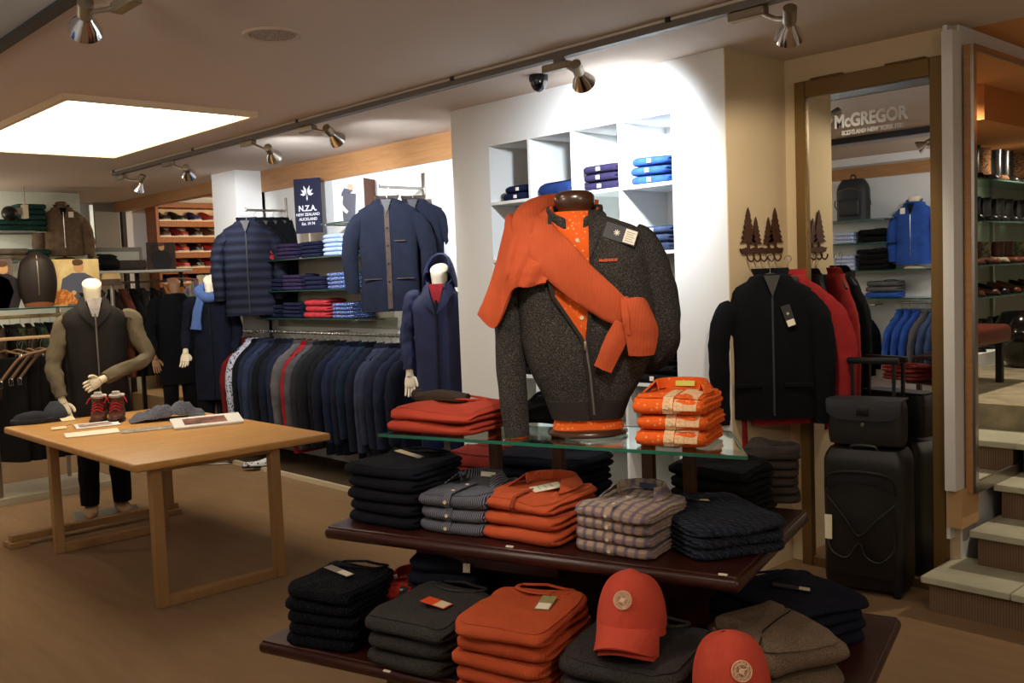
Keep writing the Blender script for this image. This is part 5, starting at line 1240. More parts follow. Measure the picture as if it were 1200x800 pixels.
def figure(label, loc, rz, top_m, H=1.62, coat_L=.80, leg_m=None, arms=None, hw=.225, th=.24, hood=None, vest=None, skin=None, neck_cut=True, shoes_m=None, zipm=None, inner=None, group=None, stance=.10, collar_m=None, cat='mannequin', legs=True, coat_flare=1.0):
    """headless standing mannequin; H is the height of the neck cut. arms: two lists of joint points (shoulder, elbow, wrist)"""
    skin = skin or M_skin; root = thing('mannequin', label, cat, loc, rz, group); sh_z = H - .20
    # body core: one continuous skinned surface (legs, trunk, neck)
    bodyb = MB(); bodyb.loft([[(math.cos(2 * PI * j / 28) * r_, math.sin(2 * PI * j / 28) * r_ * .95, H + zz + q_ * math.sin(2 * PI * j / 28) * r_ * .55) for j in range(28)] for r_, zz, q_ in ((.075, -.26, 0), (.056, -.17, 0), (.055, -.10, .3), (.062, -.03, 1), (.065, -.008, 1), (.058, 0, 1))])
    bodyb.loft(torso_rings(.62, hw * .8, th * .7, H - .16, 1, .001), True, True)
    body = bodyb.build('body', skin, root)
    T = Matrix.Translation((0, 0, H))
    top = MB().loft(torso_rings(coat_L, hw, th, -.13, 7, amp=.008, flare=coat_flare), True, True, True, T).build('top', vest or top_m, root)
    if zipm: MB().box(-.005, .005, -th / 2 - .016, -th / 2 + .002, H - .13 - coat_L, H - .22).build('zip', zipm, top, sm=False)
    rows = []
    for lv in range(3):
        row = []
        for i in range(19):
            a = PI * (-.36 + 1.72 * i / 18); r_ = .072 + .012 * lv; row.append((math.cos(a) * r_, math.sin(a) * r_ * .95, H - .15 + lv * .040 - (.085 if lv else .11) * max(0, -math.sin(a)) ** 1.5))
        rows.append(row)
    MB().sheet(rows, .008).build('collar', collar_m or vest or top_m, top)
    if inner:
        MB().prism([(-.052, H - .11), (.052, H - .11), (.03, H - .20), (0, H - .30), (-.03, H - .20)], .016, Matrix.Translation((0, -th / 2 + .014, 0))).build('shirt_front', inner, top, sm=False)
        for s in (-1, 1):
            g = [[(s * .062, -th * .22, H - .095), (s * .10, -th * .20, H - .13)], [(s * .050, -th * .46, H - .16), (s * .105, -th * .44, H - .19)], [(s * .026, -th * .56, H - .23), (s * .075, -th * .54, H - .25)], [(s * .004, -th * .585, H - .31), (s * .012, -th * .58, H - .315)]]
            MB().sheet(patch([[V(p) for p in r] for r in g], 4, .002, 3), .008).build('lapel', collar_m or vest or top_m, top)
    for s, jt in zip((-1, 1), arms or []):
        P = [V(q) for q in jt]; sh_, el, wr = P; mid = (sh_ + el) / 2; m2 = (el + wr) / 2
        MB().tube([sh_ + V((-s * .06, 0, .02)), sh_, mid, el, m2, wr], [.050, .062, .057, .052, .049, .040], 18, up=(0, 1, 0), samples=6, wob=.30, seed=s + 3).build('sleeve', top_m, top)
        d = (wr - m2).normalized()
        MB().tube([m2, wr, wr + d * .05], [.026, .026, .025], 12).build('wrist', skin, body)
        hand_mb(orient(wr + d * .04, d), curl=.45, mirror=s).build('hand', skin, body)
    if legs:
        for s in (-1, 1):
            MB().tube([(s * .07, 0, H - .55), (s * .085, 0, H - .75), (s * (stance), -.01, .48), (s * (stance + .005), .0, .28), (s * (stance + .01), 0, .09)], [.10, .098, .075, .070, .062], 20, samples=4, wob=.1, seed=s + 9).build('trouser_leg', leg_m or F_blk, root)
            T2 = Matrix.Translation((s * (stance + .01), -.05, .022)) @ Matrix.Rotation(-PI / 2 + s * .12, 4, 'Z'); q = shoe_mb(.29, .10, .09); q.v = [tuple(T2 @ V(p)) for p in q.v]; q.build('shoe', shoes_m or M_sh2, root)
    MB().rbox(-.22, .22, -.17, .17, 0, .014, .005, 1).build('base_plate', M_steel, root)
    if hood:
        rows = []
        for k in range(7):
            t = k / 6; ph = PI * .62 * t; row = []
            for i in range(15):
                a = PI * (-.12 + 1.24 * i / 14); r_ = .12 * (1 - .25 * t * t); row.append((math.cos(a) * r_ * (1 - .15 * t), math.sin(a) * r_ * .9 + .02 - .05 * t, H - .14 + .24 * math.sin(ph * .8) * (.45 + .55 * math.sin(PI * i / 14))))
            rows.append(row)
        MB().sheet(rows, .014).build('hood', hood, top)
    return root
F_park = fab('navy_parka_shell', (35, 42, 76), bump=.3, spec=.3, rough=.6, col2=(29, 35, 64)); F_grs = fab('taupe_shirt_cotton', (112, 102, 84), col2=(96, 87, 70)); F_vest = fab('dark_brown_vest', (27, 22, 20), bump=.2, spec=.3, rough=.6); F_jean = fab('black_jeans', (20, 20, 24))
# parka figure half hidden by the cube wall
pk = atY(524, 330, 3.98)
figure('mannequin in a navy hooded parka half hidden by the white cube wall', (pk.x + .02, 4.14, .03), face_cam((pk.x, 4.1, 1), -14), F_park, H=1.66, coat_L=.80, hood=F_park, zipm=M_black, inner=F_gr, th=.24, hw=.21, arms=[[(-.20, 0, 1.44), (-.25, .0, 1.18), (-.235, -.04, .96)], [(.20, 0, 1.44), (.25, 0, 1.18), (.24, -.04, .96)]], leg_m=F_c1) if pk.x < cx0 else figure('mannequin in a navy hooded parka half hidden by the white cube wall', (-5.22, 4.24, .03), face_cam((-5.17, 4.24, 1), -14), F_park, H=1.66, coat_L=.80, hood=F_park, zipm=M_black, inner=F_gr, th=.24, hw=.21, arms=[[(-.20, 0, 1.44), (-.25, .0, 1.18), (-.235, -.04, .96)], [(.20, 0, 1.44), (.25, 0, 1.18), (.24, -.04, .96)]], leg_m=F_c1)
# ================================================================ beech table
TZ = .76
tb = thing('display_table', 'light beech table with sled legs at the left, carrying boots and brochures', 'table', (-5.63, 2.405, 0))
MB().rbox(-1.20, .93, -.565, .565, TZ - .042, TZ, .012, 3).build('tabletop', M_beech, tb)
for X in (.865, -.66):
    fr = thing_frame = None
    f = MB(); f.rbox(X - .03, X + .03, -.47, -.415, .0, TZ - .042, .004, 1); f.build('leg', M_beechleg, tb)
    MB().rbox(X - .03, X + .03, .20, .255, .0, TZ - .042, .004, 1).build('leg', M_beechleg, tb)
    MB().rbox(X - .03, X + .03, -.415, .20, 0, .05, .004, 1).build('foot_bar', M_beechleg, tb)
    MB().rbox(X - .03, X + .03, -.415, .20, TZ - .062, TZ - .042, .004, 1).build('top_rail', M_beechleg, tb)
fl = thing('floor_beam', 'low wooden floor beam with block feet behind the beech table', 'beam', (0, 0, 0))
a, b = atZ(12, 641, 0), atZ(208, 600, 0); d_ = (b - a).normalized(); rzb = math.atan2(d_.y, d_.x); fl.location = a; fl.rotation_euler = (0, 0, rzb); Lb = (b - a).length
MB().rbox(0, Lb, -.03, .03, .03, .075, .004, 1).build('beam', M_beechleg, fl)
for x in (0.0, Lb - .1): MB().rbox(x - .02, x + .10, -.07, .07, 0, .035, .004, 1).build('foot_block', M_beechleg, fl)
MB().rbox(Lb - .09, Lb - .03, -.025, .025, .07, .60, .004, 1).build('post', M_beechleg, fl)
# ---------------------------------------------------------------- things on the table
M_boot = mat('brown_boot_leather', (84, 44, 30), .35, spec=.5); M_lace = mat('red_laces', (168, 30, 38), .7)
def boot(px, py, label):
    p = atZ(px, py, TZ); r = thing('hiking_boot', label, 'boot', (p.x, p.y, TZ + .001), face_cam(p, -8) - PI / 2, 'pair of brown hiking boots on the beech table')
    MB().add([], []); mb = shoe_mb(.27, .10, .10, .05, .052); mb.build('upper', M_boot, r)
    rings = [[(math.cos(2 * PI * j / 28) * .14, spow(math.sin(2 * PI * j / 28), .8) * (.056 if math.cos(2 * PI * j / 28) > 0 else .046), z) for j in range(28)] for z in (0, .022)]
    MB().loft(rings).build('sole', M_black, r)
    for k in range(5):
        x = .06 - k * .026; z = .072 + k * .016
        MB().tube([(x, -.036, z - .006), (x - .004, 0, z + .014), (x - .012, .036, z - .006)], .0045, 6, samples=3).build('lace', M_lace, r)
    for s in (-1, 1): MB().tube([(-.045, s * .01, .15), (-.02, s * .05, .155), (.0, s * .07, .12)], .004, 6, samples=3).build('lace', M_lace, r)
    MB().lathe([(.040, .128), (.050, .150), (.056, .165), (.050, .172), (.040, .160)], 18, Matrix.Translation((-.07, 0, 0)), sx=1.15, sy=.9).build('padded_cuff', F_pale, r)
    MB().rbox(-.045, -.02, -.025, .025, .12, .195, .008, 2).build('tongue', F_pale, r)
boot(116, 494, 'left boot of the red-laced hiking pair on the table'); boot(137, 493, 'right boot of the red-laced hiking pair, nearer the grey scarf')
p = atZ(187, 492, TZ); sc = thing('scarf', 'crumpled grey melange scarf on the beech table', 'scarf', (p.x, p.y + .06, TZ), face_cam(p))
rows = []
for i in range(22):
    row = []
    for j in range(26):
        x = -.23 + .46 * j / 25; y = -.12 + .24 * i / 21; e = max(0, 1 - (abs(x) / .235) ** 3) * max(0, 1 - (abs(y) / .125) ** 3)
        z = (.035 + .05 * smooth((x + .12) / .2) * smooth((.2 - x) / .1) + .075 * abs(noise.noise(V((x * 8, y * 8, 2.2)))) + .055 * noise.noise(V((x * 19, y * 17, 7)))) * e ** .5
        row.append((x + .02 * noise.noise(V((x * 9, y * 9, 1))), y, max(.003, z)))
    rows.append(row)
MB().sheet(rows, .006).build('body', fab('grey_melange', (104, 106, 118), 'speck', scale=120, col2=(66, 68, 80), bump=.8), sc)
def brochure(name, label, c, w, l, rz, th, m1, m2=None, pic=None, tl=5):
    p = atZ(c[0], c[1], TZ); r = thing(name, label, 'brochure', (p.x, p.y, TZ + .001), rz)
    MB().rbox(-w / 2, w / 2, -l / 2, l / 2, 0, th, .001, 1).build('pages', m1, r)
    r.rotation_euler = (math.radians(tl), 0, rz); r.location.z += l / 2 * math.sin(math.radians(tl))
    if m2: MB().rbox(-w * pic, w * pic * .8, -l * .32, l * .32, th, th + .0012, .0004, 1).build('cover_photo', m2, r)
    return r
M_pic = mat('photo_brown', (112, 84, 74), .4, pattern='marble', scale=16, col2=(206, 190, 180)); M_pic2 = mat('photo_dark', (62, 44, 48), .4, pattern='marble', scale=12, col2=(176, 120, 100))
fc = face_cam(atZ(140, 500, TZ))
brochure('brochure', 'white brochure lying at the near edge of the table under the boots', (108, 509), .30, .12, fc + .12, .006, M_paper)
brochure('brochure', 'open brochure with grey photo cover in front of the left boot', (114, 499), .26, .14, fc + .15, .004, M_white, M_pic, .42)
brochure('brochure', 'small dark-patterned leaflet between the brochures on the table', (172, 504), .30, .10, fc + .10, .003, mat('leaflet', (120, 108, 98), .4, pattern='marble', scale=20, col2=(200, 190, 176)))
brochure('booklet', 'wide white booklet with a dark photograph at the right of the table', (243, 498), .42, .17, fc + .10, .014, M_white, M_pic2, .34, tl=13)
# knitted hats and tags near the left end
for k, (px, py, w, lb) in enumerate(((30, 497, .26, 'dark grey folded knit hat at the left end of the table'), (56, 494, .16, 'slate grey knit hat standing up beside the dark one'))):
    p = atZ(px, py, TZ); r = thing('knit_hat', lb, 'hat', (p.x, p.y + .05, TZ), fc + .2 * k)
    rings = [[(spow(math.cos(2 * PI * j / 32), .8) * w / 2 * s_, spow(math.sin(2 * PI * j / 32), .9) * .07 * s_, z) for j in range(32)] for z, s_ in ((.001, .95), (.03, 1.02), (.06, .92 if k else .8), (.09 if k else .075, .75 if k else .45), (.13 if k else .082, .35 if k else .1))]
    MB().loft(rings).build('body', fab('grey_knit_%d' % k, ((54, 54, 60), (70, 76, 86))[k], 'knit', scale=60), r)
    rings = [[(spow(math.cos(2 * PI * j / 32), .8) * w / 2 * s_, spow(math.sin(2 * PI * j / 32), .9) * .07 * s_, z) for j in range(32)] for z, s_ in ((.002, 1.03), (.012, 1.08), (.03, 1.07), (.036, 1.0))]
    MB().loft(rings).build('turn_up', fab('grey_knit_cuff', (60, 62, 68), 'knit', scale=40), r)
for k, (px, py, lb) in enumerate(((69, 503, 'cream swing tag lying at the table edge'), (79, 493, 'larger cream card tag beside the mannequin hand'))):
    p = atZ(px, py, TZ); r = thing('paper_tag', lb, 'tag', (p.x, p.y, TZ + .001), fc + .1 + .3 * k)
    MB().rbox(-.045, .045, -.03, .03, 0, .004, .001, 1, rotm(8 + 14 * k, 'X', (0, 0, .006 + .006 * k))).build('card', M_cream, r)
    MB().tube([(.04, .02, .012), (.07, .03, .02), (.09, .01, .003)], .0012, 5, samples=3).build('string', M_black, r)
# ================================================================ mannequin behind the table
pm_ = V((-7.07, 2.55, 0)); kM = FPX / ((pm_ + V((0, 0, 1.2)) - EYE).dot(CF)); rm = face_cam(pm_, 4)
HM = zat(pm_, 331)
def MP(px, py, y=0): return V(((px - 133 + .055 * (480 - py) - 8) / kM, y, zat(pm_, py)))
figure('headless white mannequin in dark vest and taupe shirt behind the table', pm_, rm, F_grs, H=HM, coat_L=.86, vest=F_vest, zipm=M_track, hw=.225, th=.25, leg_m=F_jean, shoes_m=mat('tan_shoe', (150, 120, 86), .6),
       arms=[[MP(103, 378, 0), MP(91, 425, -.03), MP(99, 460, -.10)], [MP(176, 376, 0), MP(192, 422, -.06), MP(143, 440, -.26)]], inner=F_pale)
# ================================================================ coats left of the long rail
c2_ = V((atY(251, 400, 4.07).x, 4.07, 0)); r2_ = face_cam(c2_, -12)
o = figure('mannequin in a long dark navy coat with a bright blue scarf beside the pillar', c2_, r2_, fab('navy_coat', (24, 28, 44)), H=1.70, coat_L=.98, hw=.195, th=.24, zipm=M_black, arms=[[(-.19, 0, 1.46), (-.235, -.0, 1.22), (-.235, -.10, 1.06)], [(.18, 0, 1.46), (.21, 0, 1.20), (.19, -.05, 1.0)]])
top = [c for c in kids(o) if c.name.startswith('top')][0]
F_scf = fab('bright_blue_scarf', (58, 84, 150), 'stripe', scale=40, col2=(110, 140, 196), bump=1)
MB().tube([(.10, .05, 1.60), (0, .11, 1.62), (-.10, .05, 1.60), (-.09, -.07, 1.56), (0, -.12, 1.52), (.10, -.06, 1.56), (.10, .05, 1.60)], .045, 14, samples=4, wob=.2).build('scarf', F_scf, top)
MB().tube([(-.07, -.11, 1.52), (-.10, -.15, 1.40), (-.12, -.16, 1.24)], [.04, .04, .045], 14, flat=.45, up=(0, 1, 0), samples=4, wob=.25).build('scarf_end', F_scf, top)
c3_ = atX(208, 400, -9.75); c3_ = V((c3_.x, c3_.y, 0))
figure('mannequin in a plain black coat, left of the pillar', c3_, face_cam(c3_, 14), F_blk, H=1.70, coat_L=.95, hw=.22, th=.24, zipm=None, skin=mat('brown_wood_figure', (142, 106, 78), .5), arms=[[(-.21, 0, 1.46), (-.27, 0, 1.18), (-.25, -.04, .94)], [(.21, 0, 1.46), (.28, 0, 1.18), (.27, -.05, .92)]], collar_m=mat('orange_lining', (176, 104, 44), .8))
# ================================================================ four-way rack at the left edge
XL = -8.35; zg = atX(40, 360, XL).z; zb1 = atX(40, 369, XL).z; zb2 = atX(40, 395, XL + .3).z; ya, yb = atX(-30, 369, XL).y, atX(84, 366, XL).y
rk = thing('clothes_rack', 'wood-railed clothes rack with a glass top at the left edge', 'clothes rack', (XL, (ya + yb) / 2, 0)); hy = (yb - ya) / 2
M_wbar = mat('pale_wood_bar', (176, 144, 104), .45)
MB().box(-.26, .26, -hy, hy, zg - .008, zg).build('glass_top', M_glass, rk, sm=False)
f = MB(); f.box(.258, .262, -hy, hy, zg - .010, zg + .001).build('green_edge', M_gedge, rk, sm=False)
MB().rbox(-.012, .012, -hy, hy, zb1 - .022, zb1 + .008, .006, 2).build('upper_bar', M_wbar, rk)
MB().rbox(.29, .31, -hy, hy, zb2 - .014, zb2 + .012, .006, 2).build('lower_bar', M_wbar, rk)
for s in (-1, 1):
    MB().rbox(-.25, .31, s * (hy - .03) - .012, s * (hy - .03) + .012, zb2 - .02, zb2 + .0, .003, 1).build('cross_arm', M_steel, rk)
    for x in (-.24, .24): MB().rbox(x - .014, x + .014, s * (hy - .03) - .014, s * (hy - .03) + .014, 0, zg - .01, .003, 1).build('upright', M_steel, rk)
struct(MB().box(XL - .35, XL + .30, ya - .1, yb + .2, 0, .05).build('trim_rack_plinth', mat('pale_plinth', (170, 160, 138), .6), sm=False))
cl = [('deep green', (34, 44, 34)), ('brown', (62, 48, 36)), ('black', (26, 24, 24)), ('olive', (58, 60, 42)), ('dark brown', (46, 34, 28)), ('green', (40, 50, 40)), ('black', (22, 22, 24)), ('umber', (52, 40, 32))]
pr = None
for k, (nm, c) in enumerate(cl):
    m = fab('rack_%s' % nm.replace(' ', '_'), c); loc = V((XL, lerp(ya + .1, yb - .1, k / 7), zb1 + .008)); lb = nm + ' jacket on the upper bar of the left rack, ' + ordn[k] + ' from the left'
    if pr is None: pr = coat('hanging_jacket', lb, 'jacket', loc, PI - .25, m, L=.60, hw=.22, th=.09, kind=None, group='jackets on the upper bar of the left rack', seed=70, sleeves=.55)
    else: dup(pr, loc, PI + random.Random(k).uniform(-.4, .1), lb, mats={'body': m, 'sleeve': m, 'collar': m})
# trousers on clip hangers from the lower bar
F_trs = fab('black_trousers', (24, 22, 22)); pr = None
for k in range(7):
    loc = V((XL + .30, lerp(ya + .12, yb - .10, k / 6), zb2 + .012)); lb = 'black trousers on the lower bar of the left rack, ' + ordn[k] + ' from the left'
    if pr is None:
        pr = thing('hanging_trousers', lb, 'trousers', loc, .5, 'black trousers on the left rack')
        rr = []
        for t in range(12):
            z = -.16 - .80 * t / 11; rr.append([(spow(math.cos(2 * PI * j / 28), .6) * (.19 - .03 * t / 11) + .01 * noise.noise(V((z * 5, j, 1))), spow(math.sin(2 * PI * j / 28), .8) * (.045 + .012 * noise.noise(V((j * .5, z * 3, 2)))), z) for j in range(28)])
        MB().loft(rr).build('trouser_leg', F_trs, pr)
        MB().tube([(math.cos(a) * .018, 0, -.018 + math.sin(a) * .018) for a in [PI * (1.05 - .13 * q) for q in range(11)]] + [(0, 0, -.05), (0, 0, -.10)], .002, 6).build('hanger_hook', M_wire, pr)
        MB().tube([(-.17, 0, -.135), (-.06, 0, -.115), (0, 0, -.10), (.06, 0, -.115), (.17, 0, -.135)], .008, 8, samples=3).build('hanger_arm', mat('wooden_hanger', (120, 92, 70), .5), pr)
        for s in (-1, 1): MB().rbox(s * .15 - .014, s * .15 + .014, -.012, .012, -.185, -.13, .003, 1).build('clip', M_chrome, pr)
    else: dup(pr, loc, .5 + .12 * math.sin(k * 2.1), lb)
for k, (px, py) in enumerate(((26, 415), (38, 412), (48, 411))):
    p = atX(px, py, XL + .55); r = thing('empty_hanger', 'tilted wooden hanger with steel clips on the left rack, ' + ordn[k] + ' from the left', 'hanger', p, 1.1)
    MB().tube([(-.16, 0, -.20), (-.05, 0, -.06), (0, 0, -.02), (.05, 0, .0), (.10, 0, .01)], .011, 8, samples=3).build('hanger_arm', mat('wooden_hanger', (120, 92, 70), .5), r)
    MB().rbox(-.175, -.145, -.012, .012, -.25, -.195, .003, 1).build('clip', M_chrome, r)
    MB().tube([(0, 0, -.02), (0, 0, .06), (.012, 0, .085), (.0, 0, .10), (-.015, 0, .085), (-.016, 0, .07)], .002, 6, samples=2).build('hanger_hook', M_wire, r)
# objects on the glass top: bag, photo boards
p = atX(46, 358, XL + .05)
bg = thing('leather_rucksack', 'tall rounded dark brown rucksack on the glass top of the left rack', 'bag', (p.x, p.y, zg + .001), face_cam(p, 5))
hb = zat((p.x, p.y), 295) - zg; rings = []
for k in range(21):
    t = k / 20; w_ = (.10 + .045 * math.sin(PI * min(1, t * 1.05)) ** .8) * (1 - .75 * max(0, (t - .8) / .2) ** 2); rings.append([(math.cos(2 * PI * j / 32) * w_, math.sin(2 * PI * j / 32) * w_ * .6, t * hb) for j in range(32)])
MB().loft(rings).build('body', mat('dark_brown_leather', (34, 25, 20), .5, spec=.35), bg)
MB().tube([(0, -.078, hb * .22), (.0, -.090, hb * .5), (0, -.080, hb * .75), (0, -.045, hb * .93)], .004, 6, samples=3).build('zip', M_nickel, bg)
MB().lathe([(.104, 0), (.112, .02), (.116, .08), (.11, .09)], 32, sy=.62).build('base_band', mat('copper_leather', (128, 74, 44), .35, spec=.5), bg)
def board(name, label, c0, c1, X, m, tilt=0, zb=None, rz=None, th=.006):
    a, b = atX(c0[0], c0[1], X), atX(c1[0], c1[1], X); w = abs(b.y - a.y); 
    z0 = zb if zb is not None else min(a.z, b.z); h = max(a.z, b.z) - z0; c = ((a.x + b.x) / 2, (a.y + b.y) / 2)
    r = thing(name, label, 'poster', (c[0], c[1], z0), PI / 2 + (rz or 0)); MB().rbox(-w / 2, w / 2, 0, th, 0, h, .002, 1).build('board', m, r); return r, w, h
M_aut = mat('autumn_print', (206, 176, 112), .55, pattern='marble', scale=7, col2=(236, 214, 160))
r, w, h = board('photo_board', 'sunny autumn photo board of a person in a blue-grey sweater', (59, 304), (119, 358), XL + .0, M_aut, zb=zg + .001)
def printed_person(r, w, h, x, body, skin_c, s=1.0, hair=(96, 66, 46), z0=0):
    MB().prism([(x - .10 * s, z0 + .0), (x - .15 * s, h * .34), (x - .13 * s, h * .58), (x - .05 * s, h * .70), (x + .05 * s, h * .70), (x + .13 * s, h * .58), (x + .16 * s, h * .34), (x + .11 * s, z0)], .002, Matrix.Translation((0, -.001, 0))).build('printed_sweater', mat('print_' + '_'.join(map(str, body)), body, .6), r, sm=False)
    MB().lathe([(.001, 0), (.036 * s, .02 * s), (.042 * s, .055 * s), (.034 * s, .088 * s), (.001, .10 * s)], 16, Matrix.Translation((x + .005, -.001, h * .69)), sy=.05).build('printed_face', mat('print_face', skin_c, .6), r)
    MB().lathe([(.03 * s, 0), (.045 * s, .02 * s), (.04 * s, .045 * s), (.001, .055 * s)], 16, Matrix.Translation((x, -.0015, h * .69 + .065 * s)), sy=.05).build('printed_hair', mat('print_hair', hair, .7), r)
printed_person(r, w, h, .02, (84, 88, 106), (206, 160, 112), 1.0)
MB().prism([(-w / 2 + .005, .01), (-w / 2 + .005, h * .32), (-w * .25, h * .36), (-w * .1, h * .26), (-.0, h * .10), (.0, .01)], .002, Matrix.Translation((0, -.002, 0))).build('printed_leaves', mat('print_leaves', (176, 96, 40), .7, pattern='speck', scale=30, col2=(220, 150, 80)), r, sm=False)
for s in (-1, 1): MB().lathe([(.001, 0), (.018, .012), (.018, .03), (.001, .04)], 12, Matrix.Translation((.02 + s * .045, -.003, h * .22)), sy=.08).build('printed_hand', mat('print_face', (206, 160, 112), .6), r)
r, w, h = board('photo_board', 'dim photo board with two dark-clad figures at the left picture edge', (-30, 304), (18, 360), XL + .0, mat('rose_grey_print', (120, 100, 94), .6, pattern='marble', scale=6, col2=(96, 80, 78)), zb=zg + .001)
printed_person(r, w, h, w * .22, (34, 28, 32), (70, 48, 42), .9, (40, 28, 26)); printed_person(r, w, h, -w * .1, (38, 34, 38), (120, 90, 76), 1.0, (40, 28, 26))
# ================================================================ shelves with green piles, taupe bust
XS = -10.75
def shelfX(px0, px1, py, label, depth=.36, m=None):
    a, b = atX(px0, py, XS), atX(px1, py, XS); z = (a.z + b.z) / 2; return glass_shelf(XS - depth / 2, XS + depth / 2, a.y, b.y, z, label), z
_, zA = shelfX(-30, 110, 305, 'glass shelf carrying the taupe cardigan bust at the far left'); zB_ = zA + .30
glass_shelf(XS - .18, XS + .18, atX(-30, 290, XS).y, atX(50, 290, XS).y, zB_, 'short glass shelf under the green sweaters at the far left')
F_green = fab('bottle_green_knit', (44, 82, 76), 'knit', scale=60); F_tp = fab('taupe_knit', (124, 104, 82)); F_tp2 = fab('taupe_pale', (142, 128, 108))
def xp(px, py, z, n, h, w, m, label, cat='sweater', seed=0):
    p = atX(px, py, XS); pile('sweater', XS, p.y, z, n, w, .28, h, m, label, cat, label + ' pile', PI / 2, seed, neck=False)
xp(35, 283, zB_, 5, .055, .30, F_green, 'bottle green sweater beside the taupe bust', seed=301)
xp(6, 290, zB_, 2, .06, .34, F_green, 'dark green sweater at the left picture edge', seed=302)
xp(10, 300, zA, 2, .06, .34, F_tp2, 'pale taupe sweater under the dark green ones', seed=303)
xp(40, 300, zA, 2, .055, .26, F_green, 'green sweater under the bottle green pile', seed=304)
pc = atX(76, 300, XS + .02)
HBst = zat((pc.x, pc.y), 236) - zA
small_bust('bust_mannequin', 'bust in a taupe half-zip cardigan high at the far left', (pc.x, pc.y, zA + .001), face_cam(pc, 6), F_tp, mat('brown_bust', (104, 72, 50), .5), HBst - .098, hw=.215, th=.22, collar_m=F_tp, inner=F_blk, sleeves=min(.58, HBst - .1))
bl = thing('wall_lamp', 'black ball-shaped spotlight near the top left picture edge', 'lamp', atX(11, 250, XS + .25))
sph = [(.075 * math.sin(PI * k / 12) + .0005, -.075 * math.cos(PI * k / 12)) for k in range(13)]
MB().lathe(sph, 24).build('shell', M_black, bl); MB().rbox(-.015, .015, .05, .16, -.012, .06, .004, 1).build('bracket', M_nickel, bl); MB().rbox(-.04, .04, .12, .17, -.05, .09, .004, 1).build('mounting_plate', M_paper, bl)
MB().tube([(0, .145, .08), (0, .145, HC - bl.location.z)], .010, 8).build('drop_rod', M_steel, bl)
struct(MB().box(XS - .30, XS - .26, atX(-60, 300, XS).y, atX(108, 300, XS).y, .0, HC).build('wall_left_display', mat('pale_green_white', (214, 220, 204), .7), sm=False))
# framed board, roll, hat, second photo board on a long ledge
a, b = atX(104, 312, XS), atX(212, 317, XS); zl = atX(150, 317, XS).z
lg = thing('ledge', 'long dark ledge with frames above the far rail of coats', 'shelf', (XS, (a.y + b.y) / 2, zl - .03)); hw_ = abs(b.y - a.y) / 2 + .05
MB().rbox(-.2, .2, -hw_, hw_, 0, .03, .004, 1).build('board', mat('grey_white_ledge', (190, 190, 180), .6), lg)
for s in (-1, 0, 1): MB().rbox(-.02, .02, s * hw_ * .9 - .02, s * hw_ * .9 + .02, -(zl - .03), 0, .003, 1).build('post', M_black, lg)
MB().tube([(.0, -hw_, -.10), (.0, hw_, -.10)], .012, 8).build('bar', M_steel, lg)
r, w, h = board('framed_panel', 'wide grey-framed pale panel standing on the far ledge', (103, 290), (168, 316), XS - .1, mat('grey_frame', (120, 118, 110), .5), zb=zl + .001, th=.03)
MB().box(-w / 2 + .04, w / 2 - .04, -.003, .002, .05, h - .05).build('panel', mat('pale_sage', (176, 178, 162), .5), r, sm=False)
r, w, h = board('photo_board', 'dark photo board of a seated man on the far ledge', (171, 284), (207, 317), XS + .05, mat('umber_print', (70, 54, 46), .5, pattern='marble', scale=8, col2=(44, 36, 34)), zb=zl + .001)
printed_person(r, w, h, 0, (34, 34, 40), (150, 104, 80), .8, (40, 30, 26))
p = atX(153, 313, XS + .05); r = thing('bolster', 'long taupe rolled bolster lying on the far ledge', 'cushion', (p.x, p.y, zl + .058)); MB().tube([(0, -.17, 0), (0, -.16, 0), (0, .16, 0), (0, .17, 0)], [.03, .056, .056, .03], 18).build('body', F_brown, r)
p = atX(126, 312, XS + .1); r = thing('folded_sweater', 'crumpled black sweater on the far ledge beside the framed panel', 'sweater', (p.x, p.y, zl + .001), PI / 2); folded_mb(.22, .2, .16, 9, .4, .012).build('body', F_blk, r)
p = atX(131, 334, XS + 1.1); r = thing('hat', 'brown brimmed hat with a cream crown behind the mannequin neck', 'hat', (p.x, p.y, p.z), 0)
MB().lathe([(.135, 0), (.138, .008), (.09, .014), (.088, .06)], 28).build('brim', mat('hat_brown', (84, 66, 50), .7), r); MB().lathe([(.088, .06), (.084, .10), (.07, .118), (.03, .124), (.001, .125)], 28).build('crown', mat('hat_cream', (206, 176, 120), .7), r)
MB().tube([(0, 0, 0), (0, 0, -p.z)], .02, 10).build('stand', M_steel, r)
cl = [('black', (22, 20, 20)), ('dark brown', (46, 34, 30)), ('rust-dotted', (110, 60, 44)), ('black', (20, 20, 22)), ('charcoal', (46, 44, 44)), ('black', (24, 22, 22)), ('grey-brown', (78, 66, 58)), ('black', (20, 20, 22)), ('charcoal', (40, 38, 40))]
pr = None
for k, (nm, c) in enumerate(cl):
    m = fab('farrack_%s' % nm.replace('-', '_').replace(' ', '_'), c); loc = V((XS, lerp(a.y + .12, b.y + .02, k / 8), zl - .128)); lb = nm + ' coat on the far rail under the ledge, ' + ordn[k] + ' from the left'
    if pr is None: pr = coat('hanging_coat', lb, 'coat', loc, PI - .3, m, L=.95, hw=.23, th=.10, kind=None, group='coats on the far rail', seed=80)
    else: dup(pr, loc, PI - .2 + .15 * math.sin(k), lb, mats={'body': m, 'sleeve': m, 'collar': m})
